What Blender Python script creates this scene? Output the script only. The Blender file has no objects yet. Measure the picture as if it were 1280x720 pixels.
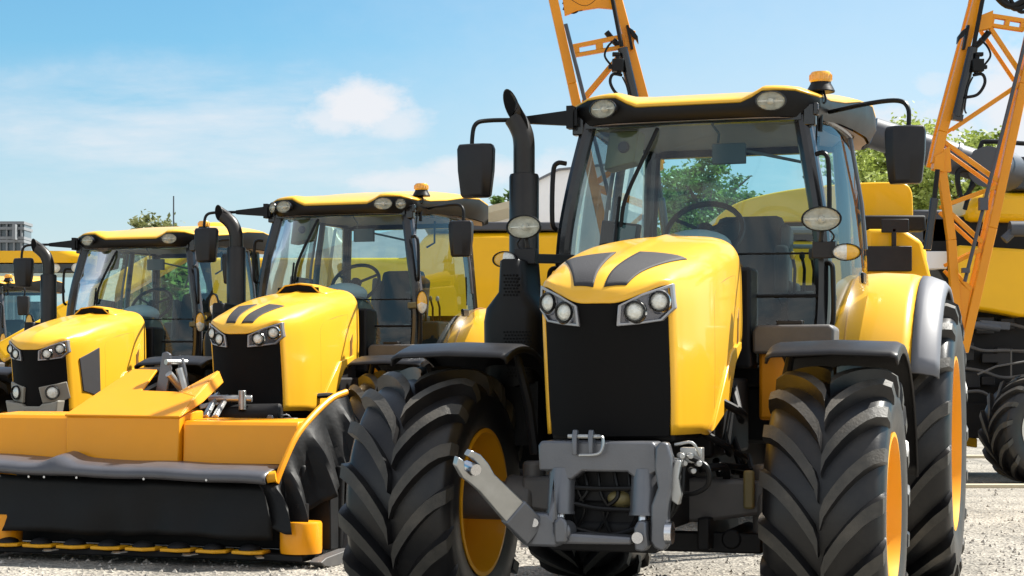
import bpy, math, random
from mathutils import Vector, Matrix
PI = math.pi
rnd = random.Random(7)
S = bpy.context.scene
COL = S.collection

# ------------------------------------------------------------------ camera / photo geometry
F, HY, H = 2218.0, 471.1, 1.355          # focal length and horizon row (px of a 1280 wide frame), eye height
def at(px, py, Y):                        # point at depth Y that the photo shows at px,py
    return Vector(((px - 640) / F * Y, Y, H - (py - HY) / F * Y))

# ------------------------------------------------------------------ materials
def mat(name, base, rough=.5, metal=0., coat=0., var=.10, nscale=6., bump=0., bscale=60., dust=0., spec=None):
    m = bpy.data.materials.new(name); m.use_nodes = True
    nt = m.node_tree; N = nt.nodes; Lk = nt.links
    b = N['Principled BSDF']
    b.inputs['Roughness'].default_value = rough; b.inputs['Metallic'].default_value = metal
    b.inputs['Coat Weight'].default_value = coat; b.inputs['Coat Roughness'].default_value = .06
    if spec is not None: b.inputs['Specular IOR Level'].default_value = spec
    tc = N.new('ShaderNodeTexCoord')
    nz = N.new('ShaderNodeTexNoise'); nz.inputs['Scale'].default_value = nscale; nz.inputs['Detail'].default_value = 6
    Lk.new(tc.outputs['Object'], nz.inputs['Vector'])
    mx = N.new('ShaderNodeMix'); mx.data_type = 'RGBA'
    mx.inputs['A'].default_value = (*[c * (1 - var) for c in base], 1)
    mx.inputs['B'].default_value = (*[min(1, c * (1 + var)) for c in base], 1)
    Lk.new(nz.outputs['Fac'], mx.inputs['Factor'])
    out = mx.outputs['Result']
    if dust > 0:
        n2 = N.new('ShaderNodeTexNoise'); n2.inputs['Scale'].default_value = 3.1; n2.inputs['Detail'].default_value = 9
        n2.inputs['Roughness'].default_value = .7
        Lk.new(tc.outputs['Object'], n2.inputs['Vector'])
        r2 = N.new('ShaderNodeMapRange'); r2.inputs['From Min'].default_value = .45; r2.inputs['From Max'].default_value = .75
        r2.inputs['To Max'].default_value = dust
        Lk.new(n2.outputs['Fac'], r2.inputs['Value'])
        m2 = N.new('ShaderNodeMix'); m2.data_type = 'RGBA'; m2.inputs['B'].default_value = (.30, .25, .19, 1)
        Lk.new(r2.outputs['Result'], m2.inputs['Factor']); Lk.new(out, m2.inputs['A']); out = m2.outputs['Result']
    Lk.new(out, b.inputs['Base Color'])
    mr = N.new('ShaderNodeMapRange'); mr.inputs['To Min'].default_value = max(0, rough - .07); mr.inputs['To Max'].default_value = min(1, rough + .09)
    Lk.new(nz.outputs['Fac'], mr.inputs['Value']); Lk.new(mr.outputs['Result'], b.inputs['Roughness'])
    if bump:
        n3 = N.new('ShaderNodeTexNoise'); n3.inputs['Scale'].default_value = bscale; n3.inputs['Detail'].default_value = 4
        Lk.new(tc.outputs['Object'], n3.inputs['Vector'])
        bp = N.new('ShaderNodeBump'); bp.inputs['Strength'].default_value = bump; bp.inputs['Distance'].default_value = .01
        Lk.new(n3.outputs['Fac'], bp.inputs['Height']); Lk.new(bp.outputs['Normal'], b.inputs['Normal'])
    return m

def glass(name, tint, refl=.9, base_refl=.03):
    m = bpy.data.materials.new(name); m.use_nodes = True
    nt = m.node_tree; N = nt.nodes; Lk = nt.links; N.remove(N['Principled BSDF'])
    o = N['Material Output']
    t = N.new('ShaderNodeBsdfTransparent'); t.inputs['Color'].default_value = (*tint, 1)
    g = N.new('ShaderNodeBsdfGlossy'); g.inputs['Roughness'].default_value = .015; g.inputs['Color'].default_value = (refl, refl, refl, 1)
    fr = N.new('ShaderNodeFresnel'); fr.inputs['IOR'].default_value = 1.5
    mu = N.new('ShaderNodeMath'); mu.operation = 'MULTIPLY_ADD'; mu.inputs[1].default_value = .65; mu.inputs[2].default_value = base_refl; mu.use_clamp = True
    mx = N.new('ShaderNodeMixShader')
    Lk.new(fr.outputs[0], mu.inputs[0]); Lk.new(mu.outputs[0], mx.inputs[0]); Lk.new(t.outputs[0], mx.inputs[1]); Lk.new(g.outputs[0], mx.inputs[2])
    Lk.new(mx.outputs[0], o.inputs['Surface'])
    return m

M = {}
M['yellow'] = mat('tractor_yellow', (.84, .44, .024), .33, 0, .40, var=.035, nscale=1.5, spec=.35, dust=.035)
M['yellow2'] = mat('harvester_yellow', (.87, .47, .003), .38, 0, .2, var=.04, spec=.3)
M['rimyel'] = mat('rim_yellow', (.80, .37, .007), .45, 0, .15, var=.06, dust=.08, spec=.3)
M['orange'] = mat('boom_orange', (.76, .285, .005), .40, 0, .2, var=.06, spec=.3)
M['mower'] = mat('mower_yellow', (.86, .33, .004), .38, 0, .2, var=.05, dust=.05, spec=.3)
M['rubber'] = mat('tyre_rubber', (.0085, .0085, .010), .36, var=.25, nscale=9, bump=.06, bscale=90, dust=.07, spec=.42)
M['lugtop'] = mat('tread_worn_rubber', (.046, .043, .038), .55, var=.35, nscale=12, bump=.25, bscale=70, dust=.22, spec=.35)
M['black'] = mat('black_plastic', (.0045, .0045, .005), .40, spec=.25, var=.15, bump=.05, bscale=300)
M['blackgl'] = mat('black_gloss', (.006, .006, .007), .22, coat=.25, var=.1)
M['matt'] = mat('grille_mesh_black', (.0055, .005, .005), .8, var=.2, nscale=200, spec=.15)
M['under'] = mat('chassis_black', (.004, .004, .005), .6, var=.3, dust=.02, spec=.3)
M['dgrey'] = mat('dark_grey_plastic', (.013, .0125, .014), .38, spec=.3, var=.15, bump=.06, bscale=250, dust=.03)
M['stack'] = mat('exhaust_black_brown', (.017, .0145, .0125), .36, metal=.3, var=.25, dust=.03)
M['pad'] = mat('hood_vent_mesh', (.028, .026, .028), .7, var=.4, nscale=120, bump=.3, bscale=220)
M['cast'] = mat('cast_grey_paint', (.135, .14, .155), .33, metal=.55, var=.22, bump=.08, bscale=120, dust=.08)
M['bumper'] = mat('bumper_warm_grey', (.24, .22, .18), .45, var=.12)
M['castd'] = mat('axle_grey_paint', (.075, .072, .072), .5, var=.25, dust=.15)
M['zinc'] = mat('zinc_steel', (.42, .42, .41), .34, metal=.8, var=.25, nscale=14)
M['steel'] = mat('bright_steel', (.60, .60, .62), .22, metal=1, var=.1)
M['chrome'] = mat('lamp_chrome', (.80, .79, .77), .16, metal=1, var=.05)
M['lampdark'] = mat('lamp_bezel_grey', (.36, .36, .38), .34, metal=.6, var=.1)
M['bowl'] = mat('lamp_bowl_chrome', (.84, .81, .66), .22, metal=.08, var=.40, nscale=40, bump=1., bscale=35)
M['lampglass'] = glass('lamp_cover_glass', (.97, .97, .94), base_refl=.03)
M['refl'] = mat('reflector_grey', (.16, .16, .18), .25, metal=.6, var=.2)
M['lens'] = mat('lamp_lens', (.82, .78, .64), .14, metal=.15, coat=1, var=.45, nscale=45, bump=.8, bscale=70)
M['amber'] = mat('amber_lens', (.80, .42, .02), .2, coat=1, var=.15, nscale=60, bump=.3, bscale=120)
M['beacon'] = mat('beacon_amber', (.85, .38, .01), .15, coat=1, var=.2, nscale=40)
M['liner'] = mat('headliner_mauve_grey', (.34, .30, .31), .85, var=.05)
M['seat'] = mat('seat_fabric', (.012, .017, .017), .85, var=.3, nscale=30)
M['dash'] = mat('dash_grey', (.05, .055, .055), .6, var=.1)
M['dashlt'] = mat('dash_pale_grey', (.36, .38, .38), .6, var=.1)
M['screen'] = mat('screen_glass', (.010, .014, .012), .1, coat=.5, var=.1)
M['pillar'] = mat('pillar_grey', (.085, .08, .085), .28, metal=.2, coat=.4, var=.08)
M['olive'] = mat('bracket_olive', (.16, .13, .05), .5, var=.2)
M['silver'] = mat('lip_silver_grey', (.15, .152, .17), .5, var=.06)
M['white'] = mat('white_wall_render', (.86, .85, .86), .8, var=.05)
M['canvas'] = mat('black_vinyl', (.0065, .0065, .007), .55, var=.25, bump=.5, bscale=11, spec=.22)
M['canvasg'] = mat('grey_vinyl_roll', (.075, .075, .085), .35, var=.2, bump=.15, bscale=16, coat=.1)
M['auger'] = mat('auger_tube_grey', (.06, .065, .078), .45, metal=.1, var=.1)
M['whiterim'] = mat('white_rim', (.66, .65, .62), .5, var=.08, dust=.25)
M['slate'] = mat('grey_roof_sheet', (.16, .15, .155), .7, var=.2, nscale=2)
M['beige'] = mat('beige_eave', (.52, .46, .33), .7, var=.1)
M['ofglass'] = mat('office_glass', (.10, .13, .15), .15, var=.3, nscale=.4)
M['ofconc'] = mat('office_frame_grey', (.20, .21, .22), .7, var=.1)
M['stone'] = mat('loose_stone', (.34, .31, .27), .85, var=.6, nscale=18)
M['bark'] = mat('bark', (.10, .075, .05), .9, var=.3, bump=.5, bscale=20)
M['glass'] = glass('cab_glass', (.68, .88, .91), base_refl=.025)
M['glass_side'] = glass('door_glass', (.87, .94, .92), base_refl=.025)
M['gap'] = mat('panel_gap_dark', (.16, .07, .008), .6)

def leafmat(name, a, b):
    m = bpy.data.materials.new(name); m.use_nodes = True
    nt = m.node_tree; N = nt.nodes; Lk = nt.links; p = N['Principled BSDF']
    tc = N.new('ShaderNodeTexCoord'); nz = N.new('ShaderNodeTexNoise'); nz.inputs['Scale'].default_value = .9; nz.inputs['Detail'].default_value = 8
    Lk.new(tc.outputs['Object'], nz.inputs['Vector'])
    cr = N.new('ShaderNodeValToRGB'); cr.color_ramp.elements[0].color = (*a, 1); cr.color_ramp.elements[1].color = (*b, 1)
    cr.color_ramp.elements[0].position = .35; cr.color_ramp.elements[1].position = .65
    Lk.new(nz.outputs['Fac'], cr.inputs[0]); Lk.new(cr.outputs[0], p.inputs['Base Color']); p.inputs['Roughness'].default_value = .5
    tr = N.new('ShaderNodeBsdfTranslucent'); Lk.new(cr.outputs[0], tr.inputs[0])
    mx = N.new('ShaderNodeMixShader'); mx.inputs[0].default_value = .35
    Lk.new(p.outputs[0], mx.inputs[1]); Lk.new(tr.outputs[0], mx.inputs[2]); Lk.new(mx.outputs[0], N['Material Output'].inputs['Surface'])
    return m
M['leaf'] = leafmat('leaf_green', (.07, .13, .03), (.17, .26, .05))
M['leafy'] = leafmat('leaf_yellow_green', (.22, .29, .05), (.42, .48, .12))
M['leafd'] = leafmat('leaf_olive', (.09, .11, .04), (.24, .25, .09))

# ------------------------------------------------------------------ mesh helpers
def cr_spline(P, n):                      # Catmull-Rom through P, n points per span
    P = [Vector(p) for p in P]; out = []
    for i in range(len(P) - 1):
        p1, p2 = P[i], P[i + 1]
        p0 = P[i - 1] if i else p1 * 2 - p2
        p3 = P[i + 2] if i + 2 < len(P) else p2 * 2 - p1
        for k in range(n):
            t = k / n
            out.append(.5 * ((2 * p1) + (p2 - p0) * t + (2 * p0 - 5 * p1 + 4 * p2 - p3) * t * t + (3 * p1 - p0 - 3 * p2 + p3) * t ** 3))
    out.append(P[-1]); return out

class MB:
    def __init__(s): s.v = []; s.f = []; s.mi = None
    def add(s, vs, fs, mtx=None):
        o = len(s.v)
        s.v += [tuple(mtx @ Vector(v)) if mtx else tuple(v) for v in vs]
        s.f += [tuple(i + o for i in f) for f in fs]; return s
    def box(s, c, d, rz=0, rx=0, ry=0, top=1.):
        x, y, z = [k / 2 for k in d]
        vs = [(-x, -y, -z), (x, -y, -z), (x, y, -z), (-x, y, -z), (-x * top, -y * top, z), (x * top, -y * top, z), (x * top, y * top, z), (-x * top, y * top, z)]
        m = Matrix.Translation(c) @ Matrix.Rotation(rz, 4, 'Z') @ Matrix.Rotation(rx, 4, 'X') @ Matrix.Rotation(ry, 4, 'Y')
        return s.add(vs, [(0, 3, 2, 1), (4, 5, 6, 7), (0, 1, 5, 4), (1, 2, 6, 5), (2, 3, 7, 6), (3, 0, 4, 7)], m)
    def bx(s, x0, x1, y0, y1, z0, z1): return s.box(((x0 + x1) / 2, (y0 + y1) / 2, (z0 + z1) / 2), (x1 - x0, y1 - y0, z1 - z0))
    def tube(s, P, r, n=10, cap=True, oval=1.):
        P = [Vector(p) for p in P]; L = len(P)
        rs = r if isinstance(r, (list, tuple)) else [r] * L
        T = [(P[min(i + 1, L - 1)] - P[max(i - 1, 0)]).normalized() for i in range(L)]
        u = T[0].orthogonal().normalized() if abs(T[0].x) > .9 else (Vector((1, 0, 0)) - T[0] * T[0].x).normalized()
        vs = []
        for i in range(L):
            u = (u - T[i] * u.dot(T[i])).normalized(); w = T[i].cross(u)
            for k in range(n):
                a = 2 * PI * k / n
                vs.append(P[i] + (u * math.cos(a) * oval + w * math.sin(a)) * rs[i])
        fs = [(i * n + k, i * n + (k + 1) % n, (i + 1) * n + (k + 1) % n, (i + 1) * n + k) for i in range(L - 1) for k in range(n)]
        if cap: fs += [tuple(range(n))[::-1], tuple((L - 1) * n + k for k in range(n))]
        return s.add(vs, fs)
    def cyl(s, p0, p1, r0, r1=None, n=20): return s.tube([p0, p1], [r0, r0 if r1 is None else r1], n)
    def bar(s, p0, p1, w, h=None, up=(0, 1, 0)):
        p0, p1 = Vector(p0), Vector(p1); h = h or w
        t = (p1 - p0).normalized(); u = Vector(up); u = (u - t * u.dot(t))
        if u.length < 1e-3: u = t.orthogonal()
        u.normalize(); v = t.cross(u)
        vs = [p + u * a * h / 2 + v * b * w / 2 for p in (p0, p1) for a, b in ((-1, -1), (1, -1), (1, 1), (-1, 1))]
        return s.add(vs, [(0, 3, 2, 1), (4, 5, 6, 7), (0, 1, 5, 4), (1, 2, 6, 5), (2, 3, 7, 6), (3, 0, 4, 7)])
    def lathe(s, prof, o=(0, 0, 0), ax='x', n=48, a0=0, a1=2 * PI, sx=1., sz=1., mtx=None):
        full = abs(a1 - a0) > 6.28; cnt = n if full else n + 1; vs = []
        for i in range(cnt):
            a = a0 + (a1 - a0) * i / n
            for (d, r) in prof:
                c, q = r * math.cos(a) * sx, r * math.sin(a) * sz
                p = {'x': (d, c, q), 'y': (c, d, q), 'z': (c, q, d)}[ax]
                vs.append(Vector(p) + Vector(o))
        m = len(prof)
        fs = [(i * m + j, i * m + j + 1, ((i + 1) % cnt) * m + j + 1, ((i + 1) % cnt) * m + j) for i in range(cnt if full else cnt - 1) for j in range(m - 1)]
        return s.add(vs, fs, mtx)
    def prism(s, poly, ax, lo, hi):
        def P(u, v, w): return {'x': (w, u, v), 'y': (u, w, v), 'z': (u, v, w)}[ax]
        n = len(poly); vs = [P(u, v, lo) for u, v in poly] + [P(u, v, hi) for u, v in poly]
        return s.add(vs, [tuple(range(n)), tuple(range(2 * n - 1, n - 1, -1))] + [(i, (i + 1) % n, n + (i + 1) % n, n + i) for i in range(n)])
    def grid(s, rows, closed=False):
        r, c = len(rows), len(rows[0]); vs = [p for row in rows for p in row]
        cc = c if closed else c - 1
        return s.add(vs, [(i * c + j, i * c + (j + 1) % c, (i + 1) * c + (j + 1) % c, (i + 1) * c + j) for i in range(r - 1) for j in range(cc)])
    def plate(s, poly, th=.01):
        P = [Vector(p) for p in poly]; n = len(P)
        nr = Vector()
        for i in range(n): nr += P[i].cross(P[(i + 1) % n])
        nr.normalize()
        vs = [p + nr * th / 2 for p in P] + [p - nr * th / 2 for p in P]
        return s.add(vs, [tuple(range(n)), tuple(range(2 * n - 1, n - 1, -1))] + [(i, n + i, n + (i + 1) % n, (i + 1) % n) for i in range(n)])
    def sphere(s, c, r, n=16, m=10):
        rows = []
        for i in range(m + 1):
            t = PI * i / m
            rows.append([(c[0] + r[0] * math.sin(t) * math.cos(2 * PI * k / n), c[1] + r[1] * math.sin(t) * math.sin(2 * PI * k / n), c[2] + r[2] * math.cos(t)) for k in range(n)])
        return s.grid(rows, True)
    def obj(s, name, material, parent=None, bev=0, ang=35, solid=0, off=-1, smooth=True):
        me = bpy.data.meshes.new(name); me.from_pydata(s.v, [], s.f); me.validate()
        me.materials.append(M[material] if isinstance(material, str) else material)
        if s.mi and len(s.mi) == len(me.polygons): me.polygons.foreach_set('material_index', s.mi)
        import bmesh
        bm = bmesh.new(); bm.from_mesh(me)
        bmesh.ops.remove_doubles(bm, verts=bm.verts, dist=1e-5)
        bmesh.ops.recalc_face_normals(bm, faces=bm.faces); bm.to_mesh(me); bm.free()
        if smooth:
            me.polygons.foreach_set('use_smooth', [True] * len(me.polygons)); me.set_sharp_from_angle(angle=math.radians(ang))
        o = bpy.data.objects.new(name, me); COL.objects.link(o)
        if parent: o.parent = parent
        if solid:
            q = o.modifiers.new('s', 'SOLIDIFY'); q.thickness = solid; q.offset = off
        if bev:
            q = o.modifiers.new('b', 'BEVEL'); q.width = bev; q.segments = 2; q.limit_method = 'ANGLE'; q.angle_limit = math.radians(40); q.harden_normals = False
        return o

def thing(name, label, cat, loc=(0, 0, 0), rz=0, group=None):
    o = bpy.data.objects.new(name, None); COL.objects.link(o); o.location = loc; o.rotation_euler = (0, 0, rz)
    o.empty_display_size = .2
    o['label'] = label; o['category'] = cat
    if group: o['group'] = group
    return o
def tag(o, label, cat, group=None, loc=None):
    o['label'] = label; o['category'] = cat
    if group: o['group'] = group
    return o
def struct(o, kind='structure'): o['kind'] = kind; return o
def lerp(a, b, t): return a + (b - a) * t
def sm(t): t = max(0., min(1., t)); return t * t * (3 - 2 * t)
def interp(tab, x):
    if x <= tab[0][0]: return tab[0][1]
    for (a, b), (c, d) in zip(tab, tab[1:]):
        if x <= c: return lerp(b, d, (x - a) / (c - a))
    return tab[-1][1]

# ------------------------------------------------------------------ wheels
def tyre_profile(R, r, w, lug):           # half profile from crown to bead: (axial, radius)
    Rt = R - lug
    return cr_spline([(0, Rt, 0), (w * .22, Rt - .004, 0), (w * .40, Rt - .022, 0), (w * .465, Rt - .055, 0), (w * .492, lerp(Rt, r, .34), 0), (w * .490, lerp(Rt, r, .60), 0), (w * .465, lerp(Rt, r, .86), 0), (w * .445, r, 0)], 5)
def make_tyre(R, r, w, lug, nl, parent, flip=1):
    half = tyre_profile(R, r, w, lug)
    prof = [(-p.x, p.y) for p in half[::-1]] + [(p.x, p.y) for p in half[1:]]
    MB().lathe(prof, n=72).obj('tyre', 'rubber', parent, ang=32)
    mb = MB(); mb.mi = []
    # arc length along the half profile
    A = [0.]
    for a, b in zip(half, half[1:]): A.append(A[-1] + (b - a).length)
    def pt(s):
        for i in range(len(A) - 1):
            if s <= A[i + 1]:
                t = (s - A[i]) / (A[i + 1] - A[i]); p = half[i].lerp(half[i + 1], t); d = (half[i + 1] - half[i]).normalized(); break
        else: p = half[-1]; d = (half[-1] - half[-2]).normalized()
        return p, Vector((-d.y, d.x, 0))  # outward normal in (axial, radius)
    smax = w * .5 + .035
    for side in (-1, 1):
        for k in range(nl):
            ph0 = 2 * PI * (k + (.5 if side > 0 else 0)) / nl
            n = 11; vs = []
            for i in range(n):
                t = i / (n - 1); s_ = lerp(-.012, smax, t) if i else 0.0
                s_ = max(.004, s_)
                p, nr = pt(s_)
                sweep = (1.30 * t - .48 * t * t) * 1.75 * (2 * PI / nl)
                hb = lerp(.047, .038, t) if i else .043
                ht = lerp(.033, .027, t)
                hh = lug * (1.02 if t < .74 else lerp(1.02, .10, sm((t - .74) / .26)))
                for (da, dn) in ((-hb, -.006), (-ht, hh), (ht, hh), (hb, -.006)):
                    q = p + nr * dn; rr = q.y; a = ph0 + flip * (sweep + da / max(.3, p.y) * 1.15)
                    vs.append((side * q.x, rr * math.cos(a), rr * math.sin(a)))
            fs = [(i * 4 + j, i * 4 + j + 1, (i + 1) * 4 + j + 1, (i + 1) * 4 + j) for i in range(n - 1) for j in range(3)]
            fs += [(0, 1, 2, 3), tuple((n - 1) * 4 + j for j in (3, 2, 1, 0))]
            mb.add(vs, fs); mb.mi += [1 if j == 1 else 0 for i in range(n - 1) for j in range(3)] + [0, 0]
    o = mb.obj('tread', 'rubber', parent, ang=32); o.data.materials.append(M['lugtop'])
    return o

def wheel(name, parent, loc, R, r, w, lug, nl, out, rim='rimyel', steer=0., disc=.0, flip=1):
    hub = MB()
    hub.lathe([(out * (disc + .02), .0), (out * (disc + .02), r * .30), (out * (disc - .01), r * .34)], n=24)
    hub.lathe([(out * (disc + .14), 0), (out * (disc + .14), r * .20), (out * (disc + .10), r * .27), (out * disc, r * .28)], n=24)
    for k in range(10):
        a = 2 * PI * k / 10
        hub.cyl((out * disc, r * .42 * math.cos(a), r * .42 * math.sin(a)), (out * (disc + .035), r * .42 * math.cos(a), r * .42 * math.sin(a)), .014, n=6)
    o = hub.obj(name, 'under' if rim == 'rimyel' else 'castd', parent); o.location = loc; o.rotation_euler = (0, 0, steer)
    rm = MB(); e = w * .445
    bar = [(-e, r + .006), (-e - .012, r + .012), (-e - .014, r - .010), (-e + .03, r - .022), (-e + .10, r - .03), (-.02, r - .075), (.02, r - .075), (e - .10, r - .03), (e - .03, r - .022), (e + .014, r - .010), (e + .012, r + .012), (e, r + .006)]
    rm.lathe(bar, n=56)
    d = out * disc
    rm.lathe([(d, r - .05), (d + out * .03, r * .78), (d + out * .012, r * .62), (d, r * .55), (d, r * .3)], n=56)
    rm.lathe([(d - out * .02, r - .05), (d - out * .008, r * .55), (d - out * .02, r * .3)], n=56)
    rm.obj('rim', rim, o, ang=40)
    make_tyre(R, r, w, lug, nl, o, flip)
    return o

# ------------------------------------------------------------------ lamps
def oval_lamp(name, parent, c, rx, rz, yaw=0., depth=.07, lens='lens', half=None, house='black', tilt=0.):
    m = Matrix.Translation(c) @ Matrix.Rotation(yaw, 4, 'Z') @ Matrix.Rotation(tilt, 4, 'X')
    k = min(rx, rz)
    hb = MB().lathe([(depth, 0), (depth * .9, .45), (depth * .4, .85), (.0, 1.0), (-.012, 1.0), (-.014, .93), (-.004, .90)], ax='y', n=32, sx=rx, sz=rz, mtx=m)
    o = hb.obj(name, house, parent, ang=50)
    if half is None:
        MB().lathe([(.045, .0), (.043, .22), (.030, .55), (.010, .80), (-.006, .90)], ax='y', n=20, sx=rx, sz=rz, mtx=m).obj('reflector', 'bowl', o, ang=20)
        b = MB(); b.sphere((0, .012, 0), (.022, .03, .02), 12, 8); b.bar((-rx * .8, .0, 0), (rx * .8, .0, 0), .006, .008); b.v = [tuple(m @ Vector(v)) for v in b.v]; b.obj('bulb', 'lens', o)
        MB().lathe([(-.022, 0), (-.020, .45), (-.012, .80), (-.004, .91)], ax='y', n=32, sx=rx, sz=rz, mtx=m).obj('lens', 'lampglass', o)
    else:
        if half == 2:
            for nm, lo, hi in (('amber_lens', -.2, PI + .2), ('clear_lens', PI + .2, 2 * PI - .2)): MB().lathe([(-.032, 0), (-.027, .45), (-.012, .80), (-.002, .96)], ax='y', n=16, a0=lo, a1=hi, sx=rx, sz=rz, mtx=m).obj(nm, 'amber' if nm[0] == 'a' else 'lens', o)
        else:
          for nm, lo, hi in (('clear_lens', -PI / 2, PI / 2), ('amber_lens', PI / 2, 3 * PI / 2)):
            if half < 0: lo, hi = lo + PI, hi + PI
            MB().lathe([(-.026, 0), (-.022, .45), (-.012, .80), (-.002, .96)], ax='y', n=16, a0=lo, a1=hi, sx=rx, sz=rz, mtx=m).obj(nm, 'amber' if nm[0] == 'a' else 'lens', o)
    return o

# ------------------------------------------------------------------ hood surface (shared by pads, seams)
HV = [ # v, control points of the half section (x, z) from the ridge outward and down; the last z is the lower edge
 (-.985, [(0, 1.690), (.10, 1.695), (.20, 1.737), (.275, 1.772), (.297, 1.755), (.298, 1.60), (.298, 1.35)]),
 (-.978, [(0, 1.722), (.10, 1.726), (.20, 1.766), (.280, 1.800), (.312, 1.765), (.316, 1.60), (.316, 1.35)]),
 (-.945, [(0, 1.772), (.13, 1.778), (.22, 1.800), (.292, 1.812), (.324, 1.770), (.329, 1.60), (.329, 1.35)]),
 (-.84,  [(0, 1.842), (.15, 1.842), (.24, 1.848), (.308, 1.836), (.343, 1.780), (.349, 1.60), (.349, 1.35)]),
 (-.64,  [(0, 1.905), (.17, 1.903), (.275, 1.896), (.343, 1.862), (.373, 1.785), (.379, 1.60), (.379, 1.35)]),
 (-.38,  [(0, 1.965), (.19, 1.961), (.305, 1.948), (.370, 1.905), (.397, 1.820), (.403, 1.62), (.403, 1.35)]),
 (0.0,   [(0, 2.040), (.20, 2.033), (.315, 2.014), (.388, 1.962), (.416, 1.868), (.424, 1.65), (.424, 1.40)]),
 (.35,   [(0, 2.092), (.21, 2.082), (.325, 2.058), (.393, 2.004), (.422, 1.908), (.430, 1.70), (.430, 1.50)]),
 (.62,   [(0, 2.122), (.21, 2.110), (.325, 2.084), (.393, 2.028), (.422, 1.932), (.430, 1.72), (.430, 1.55)])]
for _v, _k in ((5, .982), (6, .955), (7, .918), (8, .868)): HV[_v] = (HV[_v][0], [(x * _k, z) for x, z in HV[_v][1]])
ZB = [(-1., 1.085), (-.12, 1.085), (-.02, 1.20), (.10, 1.36), (.22, 1.46), (.7, 1.50)]
def hood_rows(nv=5, nu=5):
    secs = []
    for v, c in HV:
        zb = interp(ZB, v)
        pts = [(x, 0, z) for x, z in c[:-1]]
        xs, zs = c[-2]
        pts += [(c[-1][0], 0, lerp(zs, zb, .5)), (c[-1][0] * .985, 0, zb)]
        secs.append([Vector((p.x, v, p.z)) for p in cr_spline(pts, nu)])
    n = len(secs[0])
    rails = [cr_spline([s[i] for s in secs], nv) for i in range(n)]
    rows = [[rails[i][k] for i in range(n)] for k in range(len(rails[0]))]
    # lower edge follows ZB more tightly than the spline
    return rows
def hood_bend(p):
    x, v, z = p; k = max(0., min(1., (0.0 - v) / .98))
    k = k ** 1.3
    lean = .085 * max(0, (1.70 - z)) / .6
    return Vector((x, v + k * (.185 * (x / .32) ** 2 * (1 if abs(x) < .33 else (.33 / abs(x)) ** 2) + lean), z + .010 * math.exp(-(x / .022) ** 2) * sm((v + .98) / .1)))
HROWS = hood_rows()
def hood_top(x, y):                      # height of the hood skin at x, y (searches v so that the bent y matches)
    x = abs(x); best = None
    for row in HROWS:
        for a, b in zip(row, row[1:]):
            if a.x <= x <= b.x and b.x > a.x and b.z > 1.6:
                q = hood_bend(a.lerp(b, (x - a.x) / (b.x - a.x))); best = (best or []) + [(q.y, q.z)]; break
    best.sort()
    return interp(best, y)
def hood_side(v, z):                      # bent point on the right hand flank at station v and height z
    k = min(range(len(HROWS)), key=lambda i: abs(HROWS[i][0].y - v)); row = HROWS[k]
    for a, b in zip(row[::-1], row[-2::-1]):
        if a.z <= z <= b.z: p = a.lerp(b, (z - a.z) / max(1e-6, b.z - a.z)); return hood_bend(Vector((p.x, v, z)))
    return hood_bend(Vector((row[-1].x, v, z)))

def front_y(x, z): return hood_bend(Vector((x, -.985, z))).y

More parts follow.
